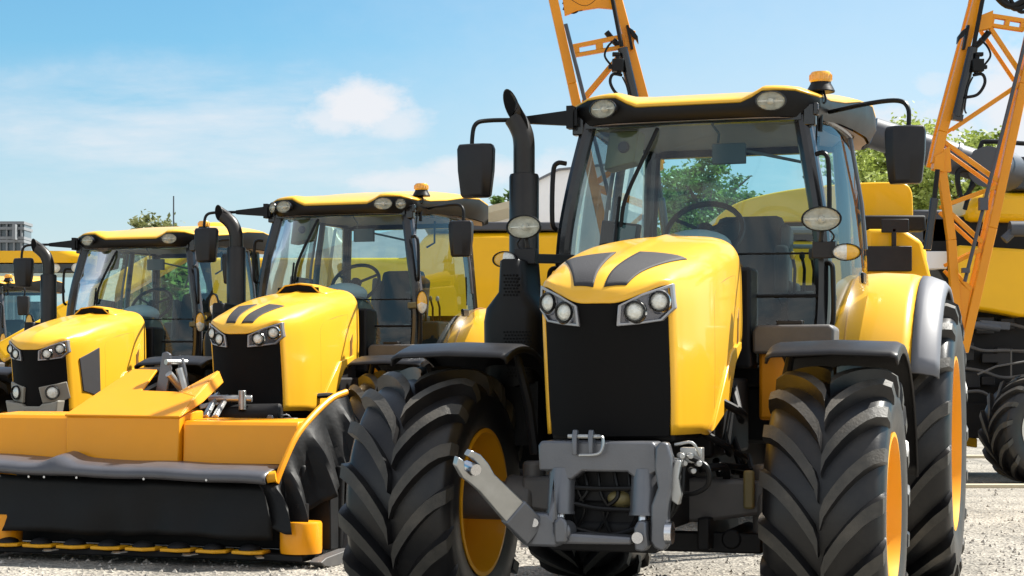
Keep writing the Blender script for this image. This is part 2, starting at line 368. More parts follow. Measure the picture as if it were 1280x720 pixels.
# ------------------------------------------------------------------ tractor
def tractor(label, loc, rz, scale=1., scoop=False, twin=False, fog=False, sidegrille=False, steer=0., group='yellow tractors parked in a row', shroud=True):
    t = thing('tractor', label, 'tractor', loc, rz, group); t.scale = (scale,) * 3
    # --- hood
    rows = []
    for row in HROWS:
        r_ = [hood_bend(p) for p in row]
        rows.append([Vector((-p.x, p.y, p.z)) for p in r_[::-1]] + r_[1:])
    hood = MB().grid(rows).obj('hood', 'yellow', t, ang=50, solid=.012, off=-1)
    for sx in (-1, 1):                    # vent mesh panels on the hood
        poly = [(.060, -.40), (.305, -.45), 0, (.125, -.925), (.026, -.955)]
        if twin or fog: poly = [(.055, -.50), (.20, -.53), 0, (.115, -.925), (.028, -.945)]
        if fog: continue
        A, B, C_, D, E_ = poly; g = []
        def along(pl, q):
            Ls = [math.dist(a, b) for a, b in zip(pl, pl[1:])]; d = q * sum(Ls)
            for (a, b, L) in zip(pl, pl[1:], Ls):
                if d <= L + 1e-9: return (lerp(a[0], b[0], d / L), lerp(a[1], b[1], d / L))
                d -= L
            return pl[-1]
        for i in range(21):
            a = along([A, E_], i / 20); b = along([B, D], i / 20)
            g.append([Vector((sx * lerp(a[0], b[0], j / 10), lerp(a[1], b[1], j / 10), hood_top(lerp(a[0], b[0], j / 10), lerp(a[1], b[1], j / 10)) + .006)) for j in range(11)])
        MB().grid(g).obj('vent_panel', 'pad', hood, solid=.006)
    # seams and the rear louvre of the flank
    for sx in (-1, 1):
        mb = MB()
        P = [hood_side(.33, z) for z in (1.52, 1.6, 1.7, 1.8, 1.88)]
        mb.tube([(sx * (p.x - .001), p.y, p.z) for p in P], .0028, 6)
        P = [hood_side(-.30, z) for z in (1.20, 1.35, 1.5, 1.65, 1.74)] + [hood_side(-.20, 1.80), hood_side(0, 1.84), hood_side(.2, 1.87), hood_side(.33, 1.88)]
        mb.tube([(sx * (p.x - .002), p.y, p.z) for p in cr_spline(P, 3)], .003, 6)
        mb.obj('panel_seam', 'gap', hood)
        mb = MB()
        P = [hood_side(v, z) for v, z in ((.37, 1.50), (.44, 1.53), (.44, 1.72), (.37, 1.66))]
        mb.plate([(sx * (p.x + .001), p.y, p.z) for p in P], .006)
        mb.obj('side_louvre', 'gap', hood)
        mb = MB()
        mb.plate([(sx * .392, -.30, 1.09), (sx * .408, .02, 1.20), (sx * .408, .20, 1.42), (sx * .392, .45, 1.50), (sx * .392, .45, 1.54), (sx * .408, .10, 1.48), (sx * .404, -.10, 1.30)], .02)
        mb.obj('lower_flank', 'yellow', hood, bev=.006)
        if sidegrille and sx > 0:
            P = [hood_side(v, z) for v, z in ((-.80, 1.30), (-.84, 1.61), (-.44, 1.72), (-.44, 1.27), (-.50, 1.25))]
            MB().plate([(sx * (p.x + .006), p.y, p.z) for p in P], .014).obj('side_grille', 'pad', hood, bev=.004)
    if scoop:
        g = []
        for i in range(7):
            y = .18 + .40 * i / 6; h_ = .055 * sm(1 - i / 6 * .9)
            g.append([Vector((x, y, hood_top(x, y) + (h_ if abs(x) < .2 else -.01))) for x in (-.25, -.2, -.12, 0, .12, .2, .25)])
        MB().grid(g).obj('hood_scoop', 'yellow', hood, solid=.012, off=1)
        MB().grid([[Vector((x, .185, hood_top(x, .2) + z)) for x in (-.19, 0, .19)] for z in (0, .045)]).obj('scoop_mesh', 'matt', hood)
    # --- grille
    g = []
    for i in range(15):
        row = []
        for j in range(13):
            u = -1 + 2 * j / 12; z0 = 1.082
            w = lerp(.283, .294, sm(i / 3))
            x = u * w; zt = interp([(0, 1.692), (.1, 1.695), (.2, 1.735), (.3, 1.77)], abs(x))
            z = lerp(z0, zt, i / 14)
            row.append(Vector((x, front_y(x, z) + .006, z)))
        g.append(row)
    MB().grid(g).obj('grille', 'matt', t)
    # --- headlights
    for sx in (-1, 1):
        P = [(.088, 1.585), (.098, 1.680), (.20, 1.735), (.318, 1.785), (.326, 1.672), (.275, 1.612), (.18, 1.595)]
        def fp(x, z, d): 
            y = front_y(x, z)
            return Vector((sx * x, y - d, z))
        cx = sum(p[0] for p in P) / len(P); cz = sum(p[1] for p in P) / len(P)
        ins = [(lerp(x, cx, .13), lerp(z, cz, .17)) for x, z in P]
        mb = MB(); n = len(P)
        vs = [fp(x, z, -.03) for x, z in P] + [fp(x, z, .018) for x, z in P] + [fp(x, z, .016) for x, z in ins] + [fp(x, z, -.004) for x, z in ins]
        mb.add(vs, [(a * n + i, a * n + (i + 1) % n, (a + 1) * n + (i + 1) % n, (a + 1) * n + i) for a in range(3) for i in range(n)])
        hl = mb.obj('headlight', 'lampdark', t, bev=.004)
        c_ = fp(cx, cz, .0)
        vs = [fp(x, z, -.002) for x, z in ins] + [c_]
        MB().add(vs, [(i, (i + 1) % n, n) for i in range(n)]).obj('reflector', 'refl', hl)
        for lx, lz in ((.165, 1.652), (.262, 1.700)):
            y = front_y(lx, lz) - .006; m = Matrix.Translation((sx * lx, y, lz)) @ Matrix.Rotation(sx * .42 * lx / .26, 4, 'Z')
            MB().lathe([(.03, .042), (-.016, .045), (-.022, .043), (-.015, .0405), (-.006, .039)], ax='y', n=24, mtx=m).obj('lamp', 'blackgl', hl)
            MB().lathe([(-.020, 0), (-.019, .018), (-.013, .034), (-.006, .040)], ax='y', n=24, mtx=m).obj('lens', 'lens', hl)
            MB().lathe([(-.006, .0455), (-.010, .050), (.004, .058)], ax='y', n=24, mtx=m).obj('lamp_ring', 'chrome', hl)
    if fog:
        for sx in (-1, 1):
            P = [(.075, 1.335), (.295, 1.39), (.312, 1.235), (.25, 1.20), (.10, 1.185)]
            mb = MB(); mb.plate([(sx * x, front_y(x, z) - .012, z) for x, z in P], .03)
            fl = mb.obj('fog_lamp', 'bumper', t, bev=.008)
            y = front_y(.19, 1.28) - .028; m = Matrix.Translation((sx * .195, y, 1.285)) @ Matrix.Rotation(sx * .4, 4, 'Z')
            fr = MB().lathe([(-.012, .058), (-.018, .062), (-.012, .068), (.02, .07)], ax='y', n=20, mtx=m).obj('lamp_ring', 'blackgl', fl)
            MB().lathe([(-.016, 0), (-.014, .025), (-.004, .05), (.01, .058)], ax='y', n=20, mtx=m).obj('lens', 'lens', fl)
        MB().prism([(-.285, 1.215), (-.24, 1.195), (-.11, 1.18), (-.08, 1.155), (.08, 1.155), (.11, 1.18), (.24, 1.195), (.285, 1.215), (.25, 1.04), (-.25, 1.04)], 'y', -.94, -.80).obj('bumper', 'bumper', t, bev=.015)
    # --- engine bay and chassis
    mb = MB(); mb.bx(-.30, .30, -.70, .75, 1.05, 1.74); mb.bx(-.24, .24, -.78, 3.2, .62, 1.06); mb.bx(-.36, .36, -.1, .9, .95, 1.35)
    mb.bx(-.60, .60, 1.15, 2.7, .98, 1.30); mb.bx(-.30, .30, 2.3, 3.35, .55, 1.3)
    mb.obj('chassis', 'under', t, bev=.02)
    for k in range(15):
        sx = 1 if k < 9 else -1; x = sx * (.31 + .10 * rnd.random()); y0 = -.35 + .9 * rnd.random(); z0 = .75 + .5 * rnd.random()
        MB().tube(cr_spline([(x, y0, z0), (x + sx * .1, y0 + .12, z0 - .08 + .1 * rnd.random()), (x + sx * .06, y0 + .3, z0 - .1), (x - sx * .02, y0 + .5, z0 + .1 * rnd.random())], 5), .014 + .010 * rnd.random(), 8).obj('hose', 'under', t)
    mb = MB(); mb.prism([(.43, 1.12), (.62, 1.12), (.64, 1.50), (.43, 1.50)], 'y', .80, 1.30); mb.obj('fuel_tank', 'orange', t, bev=.02)
    mb = MB(); mb.prism([(.41, 1.48), (.41, 1.60), (.435, 1.635), (.82, 1.635), (.85, 1.615), (.845, 1.48)], 'y', .72, .94)
    tb = mb.obj('battery_box', 'castd', t, bev=.015)
    MB().bx(.53, .67, .78, .86, 1.637, 1.66).obj('latch', 'dgrey', tb, bev=.005)
    mb = MB()
    for i, (z, y) in enumerate(((1.25, 1.25), (.95, 1.22), (.66, 1.18))): mb.bx(.66, .98, y, y + .35, z, z + .03)
    mb.bar((.67, 1.3, .66), (.67, 1.35, 1.3), .03, .1); mb.obj('steps', 'black', t, bev=.004)
    # --- front axle
    mb = MB()
    mb.prism([(-.64, .68), (-.30, .63), (.30, .63), (.64, .68), (.64, .84), (.30, .85), (-.30, .85), (-.64, .84)], 'y', -.10, .10)
    for sx in (-1, 1):
        mb.cyl((sx * .58, 0, .71), (sx * .74, 0, .71), .12, .14, n=24); mb.cyl((sx * .74, 0, .71), (sx * (.85 if sx > 0 else 1.0), 0, .71), .10, .10, n=24); mb.cyl((sx * .60, 0, .50), (sx * .60, 0, .92), .06, n=14)
    ax = mb.obj('front_axle', 'castd', t, bev=.02)
    mb = MB(); mb.cyl((-.5, .16, .74), (.5, .16, .74), .035); mb.cyl((-.62, .16, .74), (.62, .16, .74), .018); mb.obj('steering_rod', 'under', ax)
    mb = MB(); mb.box((.545, -.13, .80), (.055, .03, .19)); mb.obj('stop_bracket', 'olive', ax, bev=.012)
    mb = MB()
    mb.cyl((-.8, 2.857, .93), (.8, 2.857, .93), .16, n=20); mb.sphere((0, 2.857, .93), (.33, .34, .34)); mb.obj('rear_axle', 'castd', t)
    mb = MB(); mb.box((.35, -.05, .53), (.5, .08, .10)); mb.bx(.30, .36, -.2, .6, .5, .66); mb.cyl((.45, -.1, .55), (.45, .4, .55), .05); mb.obj('linkage_rods', 'under', t, bev=.01)
    # --- wheels
    for sx in (-1, 1):
        wheel('front_wheel', t, (.965 if sx > 0 else -1.135, 0, .70), .71, .375, .575, .062, 17, sx, steer=steer, disc=-.05, flip=-1)
        wheel('rear_wheel', t, (sx * 1.035, 2.857, .93), .935, .545, .66, .066, 18, sx, disc=-.02, flip=-1)
    # --- front fenders
    for sx in (-1, 1):
        g = []
        for i in range(25):
            a = math.radians(lerp(113, 8, i / 24)); R = .815 + .06 * (i / 24) ** 2
            row = []
            for x, dr in ((.650, -.045), (.655, -.012), (.685, 0), (.97, .010), (1.245, 0), (1.275, -.014), (1.282, -.055)):
                row.append(Vector((sx * x, (R + dr) * math.cos(a), .71 + (R + dr) * math.sin(a))))
            g.append(row)
        fd = MB().grid(g).obj('front_fender', 'dgrey', t, ang=40, solid=.014)
        mb = MB(); mb.tube([(sx * .62, .08, .95), (sx * .66, .10, 1.2), (sx * .72, .08, 1.47), (sx * 1.1, .08, 1.50)], .028, 8); mb.obj('fender_bracket', 'under', fd)
    # --- rear fenders
    for sx in (-1, 1):
        def rf(R, xs, a0, a1, n=24):
            return [[Vector((sx * x, 2.857 - (R + dr) * math.cos(math.radians(a)), .93 + (R + dr) * math.sin(math.radians(a)))) for x, dr in xs] for a in [lerp(a0, a1, i / n) for i in range(n + 1)]]
        fy = MB().grid(rf(1.085, [(.60, -.10), (.62, -.03), (.68, 0), (.90, .012), (1.08, .0), (1.14, -.018)], 22, 168)).obj('rear_fender', 'yellow', t, ang=45, solid=.02)
        MB().grid(rf(1.085, [(1.143, -.012), (1.19, -.016), (1.275, -.05), (1.30, -.08), (1.302, -.11)], 25, 165)).obj('fender_lip', 'silver', fy, ang=50, solid=.016)
        mb = MB(); g = rf(1.094, [(.745, 0)], 24, 120)
        mb.tube([r[0] for r in g], .006, 6); mb.obj('fender_seam', 'gap', fy)
        mb = MB(); mb.plate([(sx * .60, 2.857 - 1.0 * math.cos(math.radians(a)), .93 + 1.0 * math.sin(math.radians(a))) for a in range(22, 169, 8)], .02); mb.obj('inner_fender', 'under', fy)
    # --- cab frame
    cab = MB()
    for sx in (-1, 1):
        A = cr_spline([(sx * .72, .98, 1.42), (sx * .742, 1.02, 1.75), (sx * .738, 1.03, 2.10), (sx * .69, 1.05, 2.42), (sx * .61, 1.13, 2.83)], 5)
        cab.tube(A, .046, 10)
        Bp = cr_spline([(sx * .79, 2.33, 2.03), (sx * .79, 2.33, 2.1), (sx * .77, 2.33, 2.4), (sx * .70, 2.31, 2.86)], 5); cab.tube(Bp, .030, 10)
        cab.tube([(sx * .66, 2.78, 1.40), (sx * .67, 2.80, 2.0), (sx * .62, 2.72, 2.86)], .05, 10)
        cab.bar((sx * .73, 1.0, 1.44), (sx * .80, 2.3, 1.38), .08, .08)
    cab.bar((-.62, 1.10, 2.815), (.62, 1.10, 2.815), .06, .06); cab.bar((-.66, 2.78, 1.92), (.66, 2.78, 1.92), .06, .06); cab.bar((-.62, 2.72, 2.83), (.62, 2.72, 2.83), .06, .06)
    for sx in (-1, 1): cab.bar((sx * .61, 1.13, 2.83), (sx * .73, 2.3, 2.86), .06, .06); cab.bar((sx * .73, 2.3, 2.86), (sx * .62, 2.72, 2.85), .06, .06)
    cf = cab.obj('cab_frame', 'blackgl', t)
    mb = MB(); mb.bx(-.68, .68, 1.1, 2.76, 1.30, 1.42); mb.bx(-.66, .66, 2.70, 2.80, 1.38, 1.90); mb.bx(-.40, .40, .72, .98, 1.40, 1.95)
    mb.obj('cab_floor', 'under', cf, bev=.02)
    # windscreen
    def wpt(x_u, tt):
        z = lerp(1.47, 2.80, tt); X = interp([(1.47, .71), (1.75, .735), (2.1, .725), (2.42, .68), (2.8, .605)], z); Y = interp([(1.47, .97), (2.1, 1.02), (2.42, 1.04), (2.8, 1.12)], z)
        return Vector((x_u * X, Y - .10 * (1 - x_u * x_u), z))
    def zlim(xu, z):     # the screen stops above the hood
        return z
    rows = []
    for i in range(15):
        rows.append([wpt(-1 + 2 * j / 16, i / 14) for j in range(17)])
    ws = MB().grid(rows).obj('windscreen', 'glass', t)
    mb = MB(); tt = (2.035 - 1.47) / 1.33
    mb.tube([wpt(-1 + 2 * j / 16, tt) - Vector((0, .004, 0)) for j in range(17)], .006, 6)
    tt2 = (1.80 - 1.47) / 1.33
    mb.tube([wpt(.50 + .5 * j / 8, tt2) - Vector((0, .006, 0)) for j in range(9)], .010, 6)
    mb.obj('screen_seal', 'black', ws)
    # dot printed border / upper trim
    mb = MB(); mb.tube(cr_spline([wpt(-.30, .97), wpt(-.34, .90) - Vector((0, .03, 0)), wpt(-.50, .68) - Vector((0, .03, 0)), wpt(-.53, .55) - Vector((0, .02, 0))], 4), .012, 8)
    mb.tube([wpt(-.565, .68) - Vector((0, .02, 0)), wpt(-.575, .42) - Vector((0, .02, 0))], .010, 6)
    mb.obj('wiper', 'black', ws)
    # doors and rear windows
    for sx in (-1, 1):
        g = []
        for i in range(11):
            tt = i / 10; z = lerp(1.44, 2.84, tt)
            x0 = interp([(1.44, .735), (1.75, .76), (2.1, .755), (2.42, .705), (2.84, .625)], z); x1 = interp([(1.44, .815), (1.9, .855), (2.4, .815), (2.84, .74)], z)
            y0 = interp([(1.44, 1.02), (2.1, 1.08), (2.42, 1.10), (2.84, 1.18)], z)
            g.append([Vector((sx * (lerp(x0, x1, j / 10) + .035 * math.sin(PI * j / 10)), lerp(y0, 2.28, j / 10), z)) for j in range(11)])
        fr = MB()
        fr.tube([r[0] for r in g], .034, 8); fr.tube([r[-1] for r in g[5:]], .014, 8); fr.tube(g[-1], .018, 8); fr.tube(g[0], .03, 8)
        dr = fr.obj('door', 'pillar', t)
        MB().grid(g).obj('window', 'glass_side', dr)
        mb = MB(); p = g[4][1]
        mb.tube(cr_spline([(sx * .715, 1.0, 2.58), (sx * .76, .97, 2.58), (sx * .785, .97, 2.52), (sx * .79, .97, 2.25), (sx * .775, 1.0, 2.20)], 4), .014, 8)
        mb.tube(cr_spline([(sx * .76, 1.0, 1.98), (sx * .80, .98, 1.97), (sx * .81, .97, 1.90), (sx * .81, .97, 1.66), (sx * .77, .99, 1.62)], 4), .014, 8)
        mb.obj('grab_rail', 'black', dr)
        mb = MB(); mb.box((sx * .845, 2.05, 1.95), (.03, .16, .07)); mb.obj('door_handle', 'black', dr, bev=.01)
        g2 = [[Vector((sx * lerp(interp([(1.9, .85), (2.4, .815), (2.84, .74)], z), interp([(1.9, .665), (2.84, .62)], z), j / 5), lerp(2.33, interp([(1.9, 2.79), (2.84, 2.72)], z), j / 5), z)) for j in range(6)] for z in (1.92, 2.2, 2.5, 2.82)]
        MB().grid(g2).obj('quarter_window', 'glass_side', t)
    MB().grid([[Vector((x, 2.80 - (z - 1.95) * .08, z)) for x in (-.64, 0, .64)] for z in (1.95, 2.4, 2.82)]).obj('rear_window', 'glass', t)
    # --- roof
    def zedge(x): x = abs(x); return 2.888 + .062 * sm((x - .30) / .13) - .03 * sm((x - .58) / .14)
    def yfront(x): x = abs(x); return .975 + .16 * max(0, (x - .42) / .30) ** 2
    ys = [0, .03, .10, .3, .7, 1.1, 1.45, 1.75, 1.9, 1.96]
    g = []
    for k, dy in enumerate(ys):
        hw = interp([(0, .715), (.5, .76), (1.4, .865), (1.75, .85), (1.96, .78)], dy)
        zc = interp([(0, 0), (.03, .022), (.10, .045), (.3, .095), (.7, .16), (1.1, .215), (1.45, .235), (1.75, .205), (1.9, .14), (1.96, .07)], dy)
        row = []
        for j in range(25):
            u = -1 + 2 * j / 24; x = u * hw; fx = u * .715
            f0 = 1 - sm(dy / .5)
            zf = zedge(fx) - 2.888
            z = 2.888 + zf * f0 + zc - (.055 * (1 - f0) + .02) * abs(u) ** 4 * (1 if dy > 0 else 0)
            y = lerp(yfront(fx), .975, sm(dy / 1.2)) + dy
            row.append(Vector((x, y, z)))
        g.append(row)
    roof = MB().grid(g).obj('roof', 'yellow', t, ang=60, solid=.014)
    loop = g[0] + [r[-1] for r in g[1:]] + g[-1][::-1][1:] + [r[0] for r in g[::-1][1:-1]]
    lo = []
    for p in loop:
        zl = 2.80 + .05 * sm((p.y - 1.1) / .8)
        q = Vector((p.x * .955, p.y + (.02 if p.y < 1.2 else -.03 if p.y > 2.6 else 0), min(zl, p.z - .05))); lo.append(q)
    up = [Vector((p.x * 1.0, p.y - (.008 if p.y < 1.2 else -.006 if p.y > 2.7 else 0), p.z - .012)) for p in loop]
    mid = [Vector((a.x * 1.004 if abs(a.x) > .7 else a.x, lerp(a.y, b.y, .3) - (.012 if a.y < 1.2 else 0), lerp(a.z, b.z, .5))) for a, b in zip(up, lo)]
    MB().grid([up, mid, lo], True).obj('roof_trim', 'black', roof, ang=60)
    inn = [Vector((p.x * .98, p.y, p.z - .004)) for p in lo]
    n = len(inn); cpt = Vector((0, 1.9, 2.845))
    MB().add(inn + [cpt], [(i, (i + 1) % n, n) for i in range(n)]).obj('headliner', 'liner', roof)
    for sx in (-1, 1):
        oval_lamp('roof_lamp', t, (sx * .475, yfront(.475) - .055, 2.872), .086, .056, yaw=sx * .25, depth=.09, house='blackgl')
        if twin: oval_lamp('round_lamp', t, (sx * .612, yfront(.612) - .050, 2.872), .050, .050, yaw=sx * .5, depth=.09, house='blackgl')
        mb = MB(); mb.box((sx * .665, 1.10, 2.81), (.07, .06, .12)); mb.box((sx * .70, 1.09, 2.84), (.03, .05, .07)); mb.obj('hinge_bracket', 'blackgl', roof, bev=.008)
    # beacon on its stalk
    mb = MB(); bx_, by_ = .70, 1.28
    mb.lathe([(2.965, 0), (2.965, .055), (2.962, .078), (2.968, .080), (2.985, .072), (3.010, .058), (3.018, .056), (3.018, 0)], o=(bx_, by_, 0), ax='z', n=24)
    bc = mb.obj('beacon', 'black', t)
    mb = MB(); mb.tube([(bx_, by_ - .02, 2.74), (bx_, by_, 2.965)], .014, 8); mb.obj('beacon_stalk', 'black', bc)
    MB().tube(cr_spline([(bx_ + .02, by_ - .03, 2.965), (bx_ + .035, by_ - .06, 2.90), (bx_ - .005, by_ - .09, 2.82), (bx_ - .005, by_ - .16, 2.3), (bx_ + .04, by_ - .25, 1.6)], 4), .006, 6).obj('beacon_cable', 'black', bc)
    mb = MB(); mb.lathe([(3.018, .058), (3.028, .062), (3.062, .061), (3.076, .052), (3.080, 0)], o=(bx_, by_, 0), ax='z', n=24)
    for k in range(16):
        a = 2 * PI * k / 16; mb.bar((bx_ + .061 * math.cos(a), by_ + .061 * math.sin(a), 3.028), (bx_ + .061 * math.cos(a), by_ + .061 * math.sin(a), 3.06), .008, .008)
    mb.obj('beacon_lens', 'beacon', bc)
    # --- interior
    mb = MB()
    mb.prism([(.95, 1.42), (1.22, 1.42), (1.30, 1.95), (1.22, 2.06), (1.02, 2.07), (.97, 1.98)], 'x', -.24, .24); ds = mb.obj('dashboard', 'dash', t, bev=.03)
    MB().sphere((0, 1.20, 2.10), (.21, .15, .10)).obj('dash_cowl', 'dashlt', ds)
    mb = MB(); c = Vector((0, 1.44, 2.205)); R_ = .225; P = []
    for k in range(33):
        a = 2 * PI * k / 32; P.append(c + Vector((R_ * math.cos(a), R_ * math.sin(a) * math.cos(.9), R_ * math.sin(a) * math.sin(.9))))
    mb.tube(P, .017, 8, cap=False)
    for a in (.5, PI - .5, 1.5 * PI): mb.tube([c, c + Vector((R_ * math.cos(a), R_ * math.sin(a) * math.cos(.9), R_ * math.sin(a) * math.sin(.9)))], .013, 6)
    mb.cyl(c + Vector((0, .0, -.01)), c + Vector((0, .03, .02)), .05, n=14); mb.cyl(c, (0, 1.22, 1.95), .03, n=12); mb.obj('steering_wheel', 'black', t)
    mb = MB()
    mb.box((.06, 2.10, 1.78), (.52, .50, .14)); mb.box((.10, 2.36, 2.07), (.52, .13, .62), rx=-.18, top=.82)
    mb.box((.06, 2.12, 1.56), (.36, .36, .32)); mb.obj('seat', 'seat', t, bev=.05)
    mb = MB(); mb.box((.40, 2.0, 1.90), (.10, .42, .07)); mb.box((.54, 2.2, 1.66), (.24, .7, .42)); mb.bx(.36, .44, 1.72, 1.80, 1.85, 2.14); ac = mb.obj('armrest_console', 'seat', t, bev=.025)
    for k in range(4): 
        x = .46 + .05 * k; MB().tube([(x, 1.86 + .05 * k, 1.86), (x + .01, 1.83 + .05 * k, 2.0), (x, 1.80 + .05 * k, 2.07)], .010, 6).obj('lever', 'black', ac)
        MB().sphere((x, 1.80 + .05 * k, 2.08), (.018, .018, .026), 10, 6).obj('lever_knob', ('amber', 'seat', 'olive', 'dashlt')[k], ac)
    for sx in (-1, 1):
        MB().box((.10 + sx * .245, 2.30, 2.05), (.06, .16, .50), rx=-.18).obj('bolster', 'dash', ac, bev=.025)
    mb = MB(); mb.tube([(-.56, 2.55, 1.4), (-.58, 2.60, 2.1), (-.55, 2.62, 2.80)], .016, 8); mb.tube([(.60, 1.9, 2.80), (.58, 1.95, 2.60), (.50, 1.96, 2.56)], .010, 6); mb.obj('coat_rail', 'black', t)
    MB().box((-.30, 2.66, 1.98), (.34, .10, .16)).obj('rear_shelf', 'dash', t, bev=.02)
    mb = MB(); mb.box((-.47, 1.28, 2.16), (.25, .04, .20), rz=-.25, ry=.15); mb.box((-.34, 1.24, 2.10), (.10, .06, .12)); mb.tube([(-.5, 1.35, 1.75), (-.46, 1.32, 2.08)], .02, 8)
    mn = mb.obj('monitor', 'black', t, bev=.012)
    MB().box((-.475, 1.252, 2.16), (.225, .01, .172), rz=-.25, ry=.15).obj('screen', 'screen', mn)
    mb = MB(); mb.box((.20, 1.16, 2.62), (.19, .04, .115)); mb.tube([(.14, 1.14, 2.68), (.15, 1.12, 2.73), (.10, 1.12, 2.80)], .008, 6); mb.tube([(.27, 1.17, 2.64), (.62, 1.2, 2.56)], .010, 6); mb.obj('cab_mirror', 'dash', t, bev=.02)
    mb = MB(); mb.prism([(-.55, 2.56), (-.37, 2.60), (-.34, 2.785), (-.52, 2.785)], 'y', 1.22, 1.40); so = mb.obj('overhead_console', 'olive', t, bev=.01)
    MB().cyl((-.43, 1.215, 2.69), (-.43, 1.19, 2.69), .035, .028, n=14).obj('speaker_knob', 'black', so)
    # --- mirrors
    for sx in (-1, 1):
        mb = MB()
        if sx < 0:
            mb.prism([(-.66, 2.80), (-.66, 2.895), (-1.0, 2.865), (-1.0, 2.83)], 'y', 1.03, 1.07)
            mb.tube(cr_spline([(-1.0, 1.05, 2.85), (-1.18, .98, 2.845), (-1.24, .93, 2.82), (-1.255, .91, 2.74), (-1.255, .91, 2.62)], 5), .013, 8)
            mb.box((-.70, 1.05, 2.85), (.04, .07, .13))
        else:
            mb.tube(cr_spline([(.74, 1.35, 2.86), (1.0, 1.0, 2.845), (1.16, .95, 2.845), (1.215, .93, 2.80), (1.22, .92, 2.70), (1.22, .92, 2.6)], 5), .013, 8)
        mo = mb.obj('mirror', 'black', t)
        mx = -1.228 if sx < 0 else 1.203; mz = 2.545
        vs = []
        for z, w, d in ((-.155, .078, .03), (-.140, .088, .045), (.0, .104, .055), (.125, .108, .055), (.150, .100, .045), (.155, .09, .03)):
            for ux, uy in ((-1, -.25), (-.55, -1), (.3, -1), (1, -.55), (1, .6), (.8, 1), (-.8, 1), (-1, .6)): vs.append((mx + sx * ux * w, .90 + uy * d, mz + z))
        mb = MB(); mb.add(vs, [(i * 8 + k, i * 8 + (k + 1) % 8, (i + 1) * 8 + (k + 1) % 8, (i + 1) * 8 + k) for i in range(5) for k in range(8)] + [tuple(range(8)), tuple(range(47, 39, -1))])
        mb.obj('mirror_housing', 'dgrey', mo, bev=.006)
    # --- exhaust
    mb = MB(); ex, ey = -.95, .94
    P = cr_spline([(ex, ey, 2.50), (ex, ey, 2.62), (ex - .001, ey, 2.70), (ex - .010, ey, 2.755), (ex - .034, ey, 2.81), (ex - .058, ey, 2.848)], 5)
    if twin or fog: P = cr_spline([(ex, ey, 2.50), (ex, ey, 2.58), (ex - .004, ey, 2.64), (ex - .034, ey, 2.72), (ex - .085, ey, 2.775), (ex - .125, ey, 2.805)], 5)
    n = 24; tb_ = MB().tube(P, .062, n, cap=False); T_ = (P[-1] - P[-2]).normalized()
    cm = Vector((-1.020, ey - .012, 2.915)); va = Vector((-.034, .0, .100)); vb = Vector((.056, -.042, 0))
    if twin or fog: cm = Vector((ex - .165, ey - .02, 2.835)); va = Vector((-.004, 0, .074)); vb = Vector((.056, -.034, -.012))
    e1 = (va - T_ * va.dot(T_)).normalized(); e2 = T_.cross(e1); sg = 1 if e2.dot(vb) > 0 else -1
    def ring(k, f=1., push=0.):
        o_ = Vector(tb_.v[(len(P) - 1) * n + k]) - P[-1]
        return cm + (va * (o_.dot(e1) / .062) + vb * (sg * o_.dot(e2) / .062)) * f + T_ * push
    extra = [ring(k) for k in range(n)]; inner = [ring(k, .93) for k in range(n)]; deep = [ring(k, .80, -.10) for k in range(n)]
    L0 = (len(P) - 1) * n; b0 = len(tb_.v)
    tb_.v += [tuple(v) for v in extra + inner]
    for a_, c_ in ((L0, b0), (b0, b0 + n)): tb_.f += [(a_ + k, a_ + (k + 1) % n, c_ + (k + 1) % n, c_ + k) for k in range(n)]
    st = tb_.obj('exhaust', 'stack', t, ang=50)
    MB().add([v + T_ * -.002 for v in inner] + deep, [(k, (k + 1) % n, n + (k + 1) % n, n + k) for k in range(n)] + [tuple(range(n, 2 * n))]).obj('soot_lining', 'matt', st)
    mb = MB(); mb.lathe([(1.70, .086), (2.505, .086), (2.52, .080), (2.525, .058)], o=(ex, ey, 0), ax='z', n=28); mb.obj('muffler', 'stack', st)
    if shroud:
        prof = [((-.06, .06), 1.30), ((-.16, .17), 1.32), ((-.165, .172), 1.66), ((-.15, .165), 1.73), ((-.07, .10), 1.82), ((-.06, .085), 1.99), ((-.04, .07), 2.0)]
        vs = []; n = 20
        for (a, b), z in prof:
            for k in range(n):
                an = 2 * PI * k / n; ca, sa = math.cos(an), math.sin(an)
                e = lambda q: math.copysign(abs(q) ** .5, q)
                rx = b if ca > 0 else -a; vs.append((-.885 + e(ca) * rx, .62 + e(sa) * .20, z))
        mb = MB(); mb.add(vs, [(i * n + k, i * n + (k + 1) % n, (i + 1) * n + (k + 1) % n, (i + 1) * n + k) for i in range(len(prof) - 1) for k in range(n)])
        mb.bx(-1.04, -.72, .46, .80, .98, 1.33)
        sh = mb.obj('exhaust_shroud', 'black', t, ang=40)
        for zc, x0, nr, nc in ((1.60, -.90, 7, 9), (1.91, -.90, 7, 5), (1.45, -.88, 6, 8)):
            mb = MB()
            for i in range(nr):
                for j in range(nc): 
                    x = x0 + j * .018 + (i % 2) * .009; mb.cyl((x, .4185 + (.06 if zc > 1.8 else 0), zc - i * .018), (x, .416, zc - i * .018), .0055, n=6)
            mb.obj('perforation', 'matt', sh)
    # --- work lamps, indicators on their brackets
    if twin or fog:
        for sx in (-1, 1):
            ix = .865 if sx > 0 else -1.13
            mb = MB(); mb.bar((sx * .72, .98, 1.98), (ix - sx * .03, .90, 1.98), .09, .05, up=(0, 0, 1)); lb = mb.obj('lamp_bracket', 'olive', t, bev=.006)
            oval_lamp('indicator', t, (ix, .86, 2.0), .052, .105, yaw=.15 * sx, depth=.06, half=2, house='dgrey')
